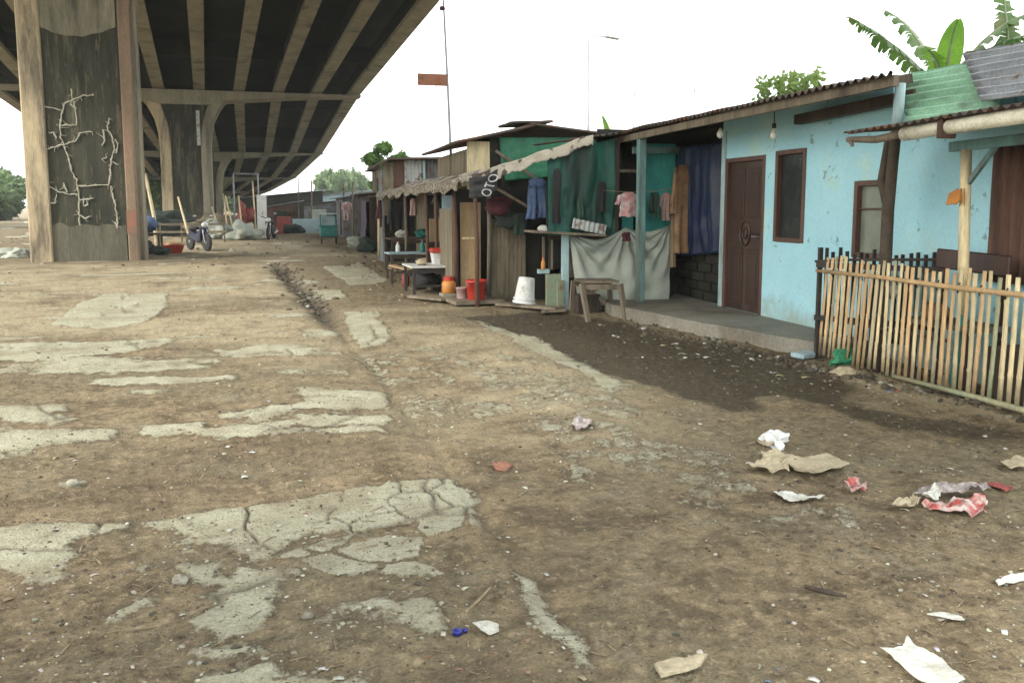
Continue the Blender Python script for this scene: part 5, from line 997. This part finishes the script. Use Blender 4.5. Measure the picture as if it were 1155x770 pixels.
# ------------------------------------------------------------ under the flyover
def bike(loc, rz, label, cm='bikeblue'):
    root = thing('motorcycle', label, 'motorcycle', (loc[0], loc[1], 0), 'motorcycles parked under the flyover'); Rz = Matrix.Rotation(rz, 3, 'Z'); B = V(loc[0], loc[1], 0)
    def T(mb): mb.v = [B + Rz @ v for v in mb.v]; return mb
    RX = Matrix.Rotation(math.pi / 2, 3, 'X')
    for x in (.62, -.60):
        w = T(MB().lathe((x, 0, .28), [(.20, -.045), (.27, -.04), (.29, 0), (.27, .04), (.20, .045)], 20, R=RX)).build('wheel', 'rubber', root, smooth=True)
        T(MB().lathe((x, 0, .28), [(.02, -.05), (.19, -.02), (.195, .02), (.02, .05)], 16, R=RX)).build('rim', 'chrome', w)
    for s in (-1, 1): T(MB().tube([(.62, s * .07, .28), (.42, s * .07, .85)], .02, 8)).build('fork', 'chrome', root)
    T(MB().add(*[[(v[0], v[1], v[2]) for v in [(-.5, -.09, .45), (.1, -.10, .25), (.35, -.10, .35), (.40, -.12, .75), (.05, -.10, .55), (-.5, -.10, .68), (-.5, .09, .45), (.1, .10, .25), (.35, .10, .35), (.40, .12, .75), (.05, .10, .55), (-.5, .10, .68)]], [(0, 1, 4, 5), (1, 2, 3, 4), (6, 11, 10, 7), (7, 10, 9, 8), (0, 6, 7, 1), (1, 7, 8, 2), (2, 8, 9, 3), (3, 9, 10, 4), (4, 10, 11, 5), (5, 11, 6, 0)]])).build('body', cm, root, bevel=.02)
    T(MB().blob((-.25, 0, .73), (.38, .13, .07), 2, .1)).build('seat', 'rubber', root, smooth=True); T(MB().blob((.60, 0, .60), (.18, .06, .03), 1, .05)).build('front_fender', cm, root, smooth=True)
    T(MB().tube([(.36, -.34, .98), (.42, -.12, .92), (.42, .12, .92), (.36, .34, .98)], .016, 8)).build('handlebar', 'rubber', root)
    T(MB().blob((.50, 0, .84), (.09, .11, .10), 1, .05)).build('headlight', 'white', root, smooth=True); T(MB().blob((.44, 0, .70), (.06, .15, .20), 3, .1)).build('leg_shield', cm, root, smooth=True)
    for s in (-1, 1):
        m_ = T(MB().blob((.38, s * .27, 1.12), (.02, .06, .04), 1, .05)).build('mirror', 'chrome', root, smooth=True); T(MB().tube([(.38, s * .22, .96), (.38, s * .27, 1.1)], .007, 5)).build('mirror_stalk', 'rubber', m_)
    T(MB().tube([(-.1, .12, .25), (-.7, .14, .34)], .04, 8)).build('exhaust', 'chrome', root, smooth=True); T(MB().tube([(-.1, .1, .3), (-.12, .26, 0)], .012, 6)).build('stand', 'rubber', root)
    return root
bike((-2.85, 29.4), R_d(-60), 'dark blue motorcycle with white headlamp parked between the near pier and the covered heap')
bike((-.75, 38.8), R_d(-100), 'black motorcycle parked farther off beside the white post', 'rubber')
tag(MB().tube([(-3.9, 27.9, -.05), (-4.05, 28.6, 1.1), (-4.3, 29, 2.45)], [.06, .055, .045], 9).build('leaning_pole', 'bamboo_pale', smooth=True), 'thick pale pole leaning back behind the red basin', 'pole', 'poles leaning under the flyover')
tag(MB().tube([(-3.15, 30.5, -.05), (-3.6, 31, 1.75)], [.045, .03], 8).build('leaning_pole', 'bamboo_pale', smooth=True), 'thinner pole leaning just left of the blue motorcycle', 'pole', 'poles leaning under the flyover')
rbn = thing('red_basin', 'red plastic basin on the ground beside the near pier', 'basin', (-3.45, 28.0, 0)); MB().lathe((-3.45, 28.0, -.01), [(.20, 0), (.24, .02), (.33, .26), (.35, .27), (.32, .26), (.22, .04), (0, .04)], 22).build('body', 'red', rbn, smooth=True)
MB().blob((-3.45, 28.0, .27), (.24, .24, .10), 3, .4).build('contents', 'tancloth', rbn, smooth=True)
wt_ = thing('work_bench', 'dark work bench with a draped sheet against the side of the near pier', 'bench', (-4.1, 27.2, 0))
MB().box((-4.15, 27.2, .62), (1.0, .7, .05)).build('bench_top', 'darkwood', wt_)
for sx in (-1, 1):
    for sy in (-1, 1): MB().beam((-4.15 + sx * .44, 27.2 + sy * .3, -.05), (-4.15 + sx * .44, 27.2 + sy * .3, .6), .06, .06).build('leg', 'darkwood', wt_)
for (x, y, z, s, mt, lb, sd_) in ((-4.3, 27.2, .86, (.26, .22, .22), 'blackcloth', 'black sack standing on the dark work bench', 2), (-3.95, 27.25, .90, (.18, .2, .22), 'denim', 'blue grey sack leaning on the black sack on the bench', 3), (-4.2, 27.0, .22, (.36, .25, .22), 'blackcloth', 'black bundle under the dark work bench', 4), (-3.7, 27.0, .12, (.28, .3, .14), 'darkcloth', 'dark rags on the ground between bench and red basin', 6)):
    tag(MB().blob((x, y, z), s, sd_, .4, 3).build('sack', mt, smooth=True), lb, 'sack')
def heap(c, d, m, label, seed, name='covered_heap', cat='heap'):
    tag(MB().blob(c, d, seed, .75, 4, fl=.55).build(name, m, smooth=True), label, cat)
heap((-1.85, 38.3, .26), (.62, .6, .42), 'greytarp', 'pale tarpaulin covered heap right of the blue motorcycle', 3)
heap((-3.1, 39.5, .30), (.6, .6, .45), 'greytarp', 'smaller pale heap behind the blue motorcycle', 6)
heap((-2.0, 42, .9), (.35, .4, .6), 'pink', 'red cloths piled by the tall white board', 7, 'cloth_pile', 'cloths')
heap((-3.6, 43, .35), (1.1, .9, .5), 'boards', 'brown scrap heap at the foot of the second pier', 9, 'scrap_heap')
heap((-7.5, 26.8, .10), (.34, .3, .18), 'greytarp', 'pale rag heap at the far left behind the near pier', 8, 'rag_heap')
heap((-5.9, 44, .5), (1.5, .9, .8), 'darkcloth', 'dark heap of scrap left of the second pier', 12, 'scrap_heap')
tag(MB().box((-1.15, 40.2, .95), (.42, .06, 1.95)).build('white_board', 'white', bevel=.01), 'tall white board standing beside the red cloths', 'board')
for i, (x0, x1, y, h) in enumerate(((-2.35, -2.75, 40.6, 1.9), (-2.05, -2.2, 41, 1.9), (-2.7, -2.9, 41.5, 2.0), (-1.5, -1.6, 42, 2.6), (-2.9, -3.3, 40, 1.4))):
    tag(MB().tube([(x0, y, -.05), (x1, y + .5, h)], [.045, .03], 7).build('stacked_pole', 'bamboo_pale', smooth=True), ['leftmost but one of the pale poles propped between the two covered heaps', 'pale pole propped nearest the red cloths', 'middle pale pole of those propped between the covered heaps', 'tallest pale pole, close to the white board', 'shortest pale pole, leaning over the smaller heap'][i], 'pole', 'poles propped near the second pier')
gt_ = thing('goal_frame', 'thin pipe frame standing in front of the third pier', 'frame', (-1.6, 50, 0)); 
for x in (-2.9, -1.6): MB().tube([(x, 50, -.05), (x, 50, 3.2)], .05, 7).build('upright', 'metal', gt_)
MB().tube([(-2.9, 50, 3.2), (-1.6, 50, 3.2)], .05, 7).build('crossbar', 'metal', gt_)
bn_ = thing('rail_fence', 'low brown rail fence between the piers behind the blue motorcycle', 'fence', (-4, 36, 0))
for x in (-4.9, -4.1, -3.3, -2.5): MB().beam((x, 36, -.05), (x, 36, .8), .06, .06).build('post', 'wood', bn_)
for z in (.72, .42): MB().beam((-5.0, 35.96, z), (-2.4, 35.96, z), .03, .08).build('rail', 'wood', bn_)

# small goods about the stalls
def bottle(p, r, h, m, label, group='bottles on the stall tables'):
    o = thing('bottle', label, 'bottle', p, group); MB().lathe(p, [(r * .9, 0), (r, .01), (r, h * .6), (r * .4, h * .8), (r * .35, h * .95), (0, h * .95)], 12).build('body', m, o, smooth=True); MB().lathe((p[0], p[1], p[2] + h * .951), [(r * .42, 0), (r * .42, h * .08), (0, h * .08)], 10).build('cap', 'red', o)
bottle((2.55, 16.8, .535), .05, .24, 'tealplastic', 'green bottle on the pale topped bench'); bottle((2.1, 17.1, .535), .045, .20, 'white', 'small white bottle on the left of the pale topped bench'); bottle((3.42, 11.38, .565), .03, .17, 'orange', 'orange bottle standing in the counter hatch')
for (p, s_, mt, lb) in (((2.9, 19.1, .83), (.16, .14, .10), 'tealplastic', 'green basin like bundle on the dark stall table'), ((2.45, 19.3, .82), (.12, .12, .09), 'paperwhite', 'white bundle at the left of the dark stall table'), ((2.55, 17.6, .15), (.25, .2, .18), 'blackcloth', 'dark sack on the ground behind the pale topped bench'), ((2.1, 14.0, .52), (.10, .08, .05), 'card', 'buff rag on the low white topped table')):
    tag(MB().blob(p, s_, p[1], .5, 3).build('bundle', mt, smooth=True), lb, 'bundle')
for (p, s_, rz, mt, lb) in (((2.95, 17.6, .25), (.5, .4, .5), .2, 'card', 'brown carton under the hanging pink vest'), ((3.0, 14.9, .2), (.35, .3, .4), -.1, 'darkwood', 'dark box behind the white box with red lid'), ((3.9, 10.98, .12), (.35, .25, .26), .15, 'darkwood', 'low dark crate beneath the trestle table')):
    tag(MB().box(p, s_, rz).build('carton', mt, bevel=.01), lb, 'box')
st = thing('low_stool', 'low dark stool on the ground beyond the low white topped table', 'stool', (1.95, 15.9, 0)); MB().box((1.95, 15.9, .30), (.32, .28, .03), .2).build('seat', 'wood', st)
for sx in (-1, 1):
    for sy in (-1, 1): MB().beam((1.95 + sx * .12, 15.9 + sy * .1, -.03), (1.95 + sx * .11, 15.9 + sy * .09, .29), .03, .03).build('leg', 'darkwood', st)
# ------------------------------------------------------------ litter one could pick up
def scrap(name, px, m, label, cat, z=.012, crumple=.02, n=10, solid=.004, group=None, fold=1):
    P2 = [G(a, b, .0) for a, b in px]; cx = sum(p.x for p in P2) / len(P2); cy = sum(p.y for p in P2) / len(P2); gz = ground_z(cx, cy); sd_ = random.random() * 90
    bm = bmesh.new(); vv = [bm.verts.new((p.x, p.y, 0)) for p in P2]; bm.faces.new(vv); bmesh.ops.triangulate(bm, faces=bm.faces)
    for _ in range(3): bmesh.ops.subdivide_edges(bm, edges=[e for e in bm.edges if e.calc_length() > .02], cuts=1); bmesh.ops.triangulate(bm, faces=bm.faces)
    mb = MB(); bm.verts.index_update()
    for v in bm.verts:
        q = v.co; e = abs(mnoise.noise(V(q.x * 11, q.y * 9, sd_))) + .5 * abs(mnoise.noise(V(q.x * 31, q.y * 27, sd_)))
        mb.v.append(V(q.x + .3 * crumple * mnoise.noise(q * 20), q.y, gz + z + crumple * e * 1.5))
    mb.f = [tuple(v.index for v in f.verts) for f in bm.faces]; bm.free(); return tag(mb.build(name, m, solid=solid, smooth=False), label, cat, group)
o = MB(); c = G(874, 494, .05); o.blob((c.x, c.y, ground_z(c.x, c.y) + .03), (.075, .06, .06), 5, .9, 4); tag(o.build('plastic_bag', 'white'), 'crumpled white plastic bag, topmost of the litter right of centre', 'plastic bag')
scrap('paper_scrap', [(854, 502), (868, 500), (877, 504), (870, 508), (856, 507)], 'card', 'small tan scrap tucked under the white plastic bag', 'paper')
scrap('torn_cardboard', [(845, 531), (862, 520), (858, 516), (875, 515), (905, 520), (899, 526), (886, 531), (890, 539), (868, 537)], 'card', 'torn tan paper sheet left of the flat cardboard piece', 'cardboard', crumple=.035)
scrap('cardboard_piece', [(889, 530), (905, 524), (932, 518), (958, 531), (916, 542), (896, 537)], 'card', 'flat buff cardboard piece right of the torn tan sheet', 'cardboard', z=.03, crumple=.012, solid=.008)
scrap('paper_sheet', [(873, 557), (882, 555), (905, 560), (930, 561), (912, 566), (888, 566)], 'paperwhite', 'thin white paper lying just below the tan sheet', 'paper', crumple=.02)
scrap('snack_wrapper', [(951, 556), (962, 546), (970, 552), (976, 549), (978, 556), (964, 560)], 'wrapper', 'small crumpled red wrapper between the papers and the striped wrappers', 'wrapper', crumple=.05)
scrap('snack_wrapper', [(1030, 565), (1040, 557), (1112, 553), (1115, 560), (1100, 564), (1060, 561)], 'wrapper_grey', 'long grey purple wrapper, top one of the wrapper pile at right', 'wrapper', z=.03, crumple=.04)
scrap('snack_wrapper', [(1040, 572), (1070, 569), (1108, 562), (1114, 569), (1106, 577), (1112, 586), (1080, 580), (1050, 577)], 'wrapper', 'red and white striped wrapper at the bottom of the pile at right', 'wrapper', crumple=.05)
scrap('snack_wrapper', [(1040, 566), (1055, 559), (1062, 564), (1058, 572), (1045, 572)], 'paperwhite', 'crumpled white wrapper folded into the left of the pile', 'wrapper', z=.04, crumple=.05)
scrap('torn_paper', [(1005, 573), (1025, 569), (1030, 562), (1040, 570), (1030, 577), (1012, 577)], 'card', 'brownish torn paper at the left tip of the wrapper pile', 'paper', crumple=.05)
scrap('snack_wrapper', [(1111, 547), (1126, 546), (1143, 552), (1136, 556), (1120, 552)], 'pink', 'flat dull red wrapper above the pile near the right edge', 'wrapper', crumple=.02)
scrap('cardboard_piece', [(1128, 527), (1146, 519), (1160, 522), (1160, 532), (1140, 532)], 'card', 'ribbed tan cardboard piece cut by the right edge', 'cardboard', z=.02, crumple=.02, solid=.008)
scrap('flat_bag', [(992, 735), (1008, 735), (1018, 733), (1023, 721), (1034, 734), (1062, 748), (1088, 775), (1050, 780), (1020, 760), (1003, 744)], 'paperwhite', 'flattened whitish bag pointing left near the bottom right corner', 'bag', crumple=.012, z=.012, solid=.002)
scrap('board_scrap', [(738, 757), (765, 751), (798, 748), (790, 758), (768, 765), (745, 770)], 'card', 'cream board scrap at the bottom edge right of centre', 'board', z=.02, crumple=.008, solid=.012)
scrap('shell_scrap', [(533, 714), (548, 712), (562, 716), (563, 724), (552, 728), (542, 722)], 'paperwhite', 'pale shell shaped scrap beside the blue bottle cap', 'scrap', z=.012, crumple=.006)
scrap('brick_chip', [(555, 525), (565, 523), (578, 527), (572, 532), (560, 531)], 'brickred', 'thin reddish chip lying alone in the middle of the lane', 'chip', crumple=.01, solid=.015)
scrap('small_bag', [(645, 482), (655, 478), (668, 481), (666, 487), (652, 489)], 'wrapper_grey', 'small grey plastic wrapper in the lane above the reddish chip', 'wrapper', crumple=.05)
scrap('paper_strip', [(1046, 694), (1060, 693), (1085, 697), (1088, 701), (1070, 702)], 'paperwhite', 'thin pale paper strip above the flattened whitish bag', 'paper', crumple=.015)
scrap('paper_strip', [(1122, 657), (1140, 652), (1160, 648), (1160, 655), (1126, 662)], 'paperwhite', 'crushed pale strip cut by the right edge below the wrappers', 'paper', crumple=.02)
c = G(516, 720); cpp = thing('plastic_litter', 'dark blue bottle cap lying in the dirt left of the pale shell scrap', 'bottle cap', (c.x, c.y, ground_z(c.x, c.y))); c.z = ground_z(c.x, c.y) + .004
MB().lathe(c, [(.016, 0), (.017, .012), (.014, .016), (0, .016)], 18).build('cap', 'dkblue', cpp, smooth=True); MB().lathe(c + V(.028, .008, 0), [(.008, 0), (.010, .010), (0, .011)], 12).build('ring', 'dkblue', cpp, smooth=True)
tag(MB().tube([G(525, 690, .02), G(540, 676, .03), G(553, 662, .02)], [.005, .006, .003], 6).build('dry_stick', 'twig'), 'straight dry stick above the blue bottle cap', 'stick')
tag(MB().tube([G(498, 696, .015), G(505, 699, .02), (G(507, 701, .015))], .006, 6).build('dry_stick', 'twig'), 'short bent stick left of the straight dry stick', 'stick')
tag(MB().tube([G(908, 661, .012), G(930, 667, .02), G(955, 672, .012)], [.008, .010, .005], 6).build('dark_stick', 'darkwood'), 'dark fallen stick in the lower right of the lane', 'stick')
for px, py, s, lb in ((348, 702, .022, 'small white two lobed stone right of the lower concrete patch'), (203, 665, .030, 'pale stone on the earth between the concrete patches'), (82, 552, .03, 'pale flat stone high at the left'), (1072, 441, .05, 'round grey stone leaning on the bottom rail of the bamboo fence'), (262, 284, .11, 'pale boulder in the dust right of the blue motorcycle'), (276, 286, .09, 'smaller pale boulder beside the pale boulder')):
    c = G(px, py); s = s * (2.2 if px == 1072 else 1); tag(MB().blob((c.x, c.y, (ground_z(c.x, c.y) if py > 300 else 0) + s * .4), (s, s * .8, s * .75), px, .35, 2).build('stone', 'stone', smooth=True), lb, 'stone')
# things at the foot of the bamboo fence
bsn = G(908, 404); tag(MB().box((bsn.x, bsn.y, .035), (.24, .16, .05), .3).build('blue_tin', 'bluewhite', bevel=.01), 'flat pale blue tin at the foot of the black fence post', 'tin')
c = G(957, 412); tag(MB().blob((c.x - .02, c.y, .07), (.14, .10, .10), 4, .7, 3).build('green_bag', 'greentarp'), 'crumpled green plastic bag at the foot of the bamboo fence', 'plastic bag')
c = G(955, 424); tag(MB().blob((c.x - .02, c.y, .03), (.12, .07, .035), 9, .6, 3).build('white_rag', 'card'), 'buff rag spilled in front of the green plastic bag', 'rag')

# ------------------------------------------------------------ gravel, rubble and crumbs nobody could count
def scatter(name, pts, sizes, m, seed, flat=.6, label=None):
    g = np.random.default_rng(seed); bm = bmesh.new(); bmesh.ops.create_icosphere(bm, subdivisions=1, radius=1); bv = np.array([v.co[:] for v in bm.verts]); bf = np.array([[v.index for v in f.verts] for f in bm.faces]); bm.free()
    n = len(pts); k = len(bv); sc = sizes[:, None, None] * g.uniform(.55, 1.3, (n, 1, 3)); sc[:, :, 2] *= flat; v = bv[None] * sc * g.uniform(.75, 1.25, (n, k, 1))
    a = g.uniform(0, 6.283, n); ca, sa = np.cos(a)[:, None], np.sin(a)[:, None]; x = v[:, :, 0] * ca - v[:, :, 1] * sa; y = v[:, :, 0] * sa + v[:, :, 1] * ca
    gz = np.array([ground_z(p[0], p[1]) for p in pts]); P = np.stack([x + pts[:, :1], y + pts[:, 1:2], v[:, :, 2] + gz[:, None] + sizes[:, None] * .15], -1).reshape(-1, 3)
    Fc = (bf[None] + (np.arange(n) * k)[:, None, None]).reshape(-1, 3); me = bpy.data.meshes.new(name); me.vertices.add(len(P)); me.vertices.foreach_set('co', P.astype(np.float32).ravel()); me.loops.add(Fc.size); me.loops.foreach_set('vertex_index', Fc.astype(np.int32).ravel())
    me.polygons.add(len(Fc)); me.polygons.foreach_set('loop_start', np.arange(0, Fc.size, 3, dtype=np.int32)); me.update(calc_edges=True); me.materials.append(M[m]); o = bpy.data.objects.new(name, me); COL.objects.link(o); return tag(o, label, kind='stuff')
def island_mat(name, cols, rough=.9):
    m = bpy.data.materials.new(name); m.use_nodes = True; t = m.node_tree; b = t.nodes['Principled BSDF']; ge = N(t, 'ShaderNodeNewGeometry'); r_ = N(t, 'ShaderNodeValToRGB'); r_.color_ramp.interpolation = 'CONSTANT'
    while len(r_.color_ramp.elements) < len(cols): r_.color_ramp.elements.new(.5)
    for i, (p, c) in enumerate(cols): r_.color_ramp.elements[i].position = p; r_.color_ramp.elements[i].color = (*c, 1)
    t.links.new(ge.outputs['Random Per Island'], r_.inputs[0]); nz_ = N(t, 'ShaderNodeTexNoise'); nz_.inputs['Scale'].default_value = 60; mx = N(t, 'ShaderNodeMix', data_type='RGBA', blend_type='MULTIPLY'); mx.inputs[0].default_value = .6
    t.links.new(r_.outputs[0], mx.inputs[6]); t.links.new(nz_.outputs['Color'], mx.inputs[7]); t.links.new(mx.outputs[2], b.inputs['Base Color']); b.inputs['Roughness'].default_value = rough; M[name] = m
island_mat('gravel_mix', [(0, (.16, .12, .08)), (.35, (.26, .21, .14)), (.62, (.09, .07, .05)), (.80, (.38, .35, .26)), (.93, (.60, .58, .48))])
island_mat('dark_mix', [(0, (.10, .08, .055)), (.4, (.15, .125, .085)), (.7, (.06, .05, .035)), (.88, (.24, .22, .165)), (.97, (.5, .5, .42))])
island_mat('litter_mix', [(0, (.55, .52, .42)), (.3, (.30, .20, .12)), (.5, (.65, .66, .60)), (.68, (.10, .09, .07)), (.8, (.42, .36, .22)), (.96, (.36, .13, .09)), (.985, (.18, .25, .33))])
g = np.random.default_rng(5)
def on_view(n, ylo, yhi, dens=None):
    px = g.uniform(-60, 1215, n * 3); py = ylo + (yhi - ylo) * g.uniform(0, 1, n * 3); P = np.array([G(a, b)[:2] for a, b in zip(px, py)])
    w = fbm(P[:, 0] * .8, P[:, 1] * .8, 4, 71); keep = (g.uniform(.3, .62, len(P)) < w) & (P[:, 0] < 4.6); return P[keep][:n]
p1_ = on_view(5200, 300, 780); dist = np.hypot(p1_[:, 0], p1_[:, 1]); scatter('gravel', p1_, (.0028 + .006 * g.random(len(p1_)) ** 3) * (1 + dist * .10), 'gravel_mix', 1)
def strip(n, pxs, spread):
    """points along a surveyed line"""
    Q = np.array([G(*q)[:2] for q in pxs]); t = g.uniform(0, len(Q) - 1.001, n); i = t.astype(int); f_ = (t - i)[:, None]; return Q[i] * (1 - f_) + Q[i + 1] * f_ + g.normal(0, 1, (n, 2)) * spread
rb_ = np.concatenate([strip(420, [(705, 364), (790, 384), (870, 400), (920, 415), (1000, 436), (1155, 472)], (.10, .10)), strip(120, [(690, 362), (770, 372), (850, 402)], (.25, .2))]); scatter('rubble', rb_, .008 + .038 * g.random(len(rb_)) ** 2.5, 'dark_mix', 2, .7)
gl_ = strip(260, [(313, 297), (335, 318), (362, 350)], (.16, .2)); scatter('gully_rubble', gl_, .012 + .06 * g.random(len(gl_)) ** 2, 'dark_mix', 3, .6)
dg = np.concatenate([np.stack([g.uniform(-12, 4.5, 500), g.uniform(20, 55, 500)], 1), np.stack([g.uniform(1.3, 2.6, 160), g.uniform(12, 30, 160)], 1)]); scatter('far_rubble', dg, .02 + .07 * g.random(len(dg)) ** 3, 'gravel_mix', 4, .6)
em = (np.abs(conc[3:]) < .12) & (R_[3:] < 14) & (T_[3:] < 1.1) & (gx[3:] < 4); ix = np.argwhere(em); pr = np.clip(4 / R_[3:][em] ** 1.0, .15, 1); sel = ix[g.random(len(ix)) < .055 * pr]
p5_ = np.stack([gx[3:][sel[:, 0], sel[:, 1]], gy[3:][sel[:, 0], sel[:, 1]]], 1) + g.normal(0, .02, (len(sel), 2)); sz = np.hypot(p5_[:, 0], p5_[:, 1]); island_mat('concrete_crumbs', [(0, (.38, .36, .26)), (.3, (.27, .25, .18)), (.55, (.19, .15, .10)), (.8, (.45, .43, .32)), (.9, (.12, .09, .06))]); scatter('slab_crumbs', p5_, (.003 + .007 * g.random(len(p5_)) ** 2) * (1 + sz * .08), 'concrete_crumbs', 9, .55)
# chips, straw and leaf crumbs: little folded flakes
def flakes(name, pts, sizes, m, seed, thin=False):
    g_ = np.random.default_rng(seed); n = len(pts); a = g_.uniform(0, 6.283, n); L = sizes * (3 if thin else 1); w = sizes * (.22 if thin else .6) * g_.uniform(.6, 1.2, n); gz = np.array([ground_z(*p) for p in pts]) + .004
    d = np.stack([np.cos(a), np.sin(a)], 1); s_ = np.stack([-np.sin(a), np.cos(a)], 1); P = []
    for u, v, z in ((-1, -1, 0), (0, -1.1, .35), (1, -.8, .1), (1, .9, 0), (0, 1, .45), (-1, .8, .15)): P.append(np.concatenate([pts + d * (u * L)[:, None] + s_ * (v * w)[:, None], (gz + z * sizes * (.6 if not thin else .3))[:, None]], 1))
    P = np.stack(P, 1).reshape(-1, 3); Fq = (np.array([[0, 1, 4, 5], [1, 2, 3, 4]])[None] + (np.arange(n) * 6)[:, None, None]).reshape(-1, 4); me = bpy.data.meshes.new(name); me.vertices.add(len(P)); me.vertices.foreach_set('co', P.astype(np.float32).ravel()); me.loops.add(Fq.size); me.loops.foreach_set('vertex_index', Fq.astype(np.int32).ravel())
    me.polygons.add(len(Fq)); me.polygons.foreach_set('loop_start', np.arange(0, Fq.size, 4, dtype=np.int32)); me.update(calc_edges=True); me.materials.append(M[m]); o = bpy.data.objects.new(name, me); COL.objects.link(o); md = o.modifiers.new('thickness', 'SOLIDIFY'); md.thickness = .002; return tag(o, kind='stuff')
p2_ = on_view(380, 340, 780); d2_ = np.hypot(p2_[:, 0], p2_[:, 1]); flakes('litter_crumbs', p2_, (.004 + .011 * g.random(len(p2_)) ** 3) * (1 + d2_ * .10), 'litter_mix', 6)
p3_ = on_view(420, 380, 780); flakes('straw_bits', p3_, .005 + .012 * g.random(len(p3_)) ** 2, 'twig', 7, True)
p4_ = strip(90, [(700, 372), (800, 398), (920, 425), (1060, 455)], (.2, .16)); flakes('fence_litter', p4_, .012 + .03 * g.random(len(p4_)) ** 2, 'litter_mix', 8)

# ------------------------------------------------------------ the air
hzb = MB().b2((-260, -60, -1.2), (260, 420, 24)).build('haze', 'white'); tag(hzb, kind='stuff'); hm = bpy.data.materials.new('haze_air'); hm.use_nodes = True; t = hm.node_tree; t.nodes.clear()
ho = N(t, 'ShaderNodeOutputMaterial'); hv = N(t, 'ShaderNodeVolumePrincipled'); hv.inputs['Color'].default_value = (.95, 1, .97, 1); hv.inputs['Density'].default_value = .0007; hv.inputs['Anisotropy'].default_value = .2
t.links.new(hv.outputs[0], ho.inputs['Volume']); hzb.data.materials.clear(); hzb.data.materials.append(hm)
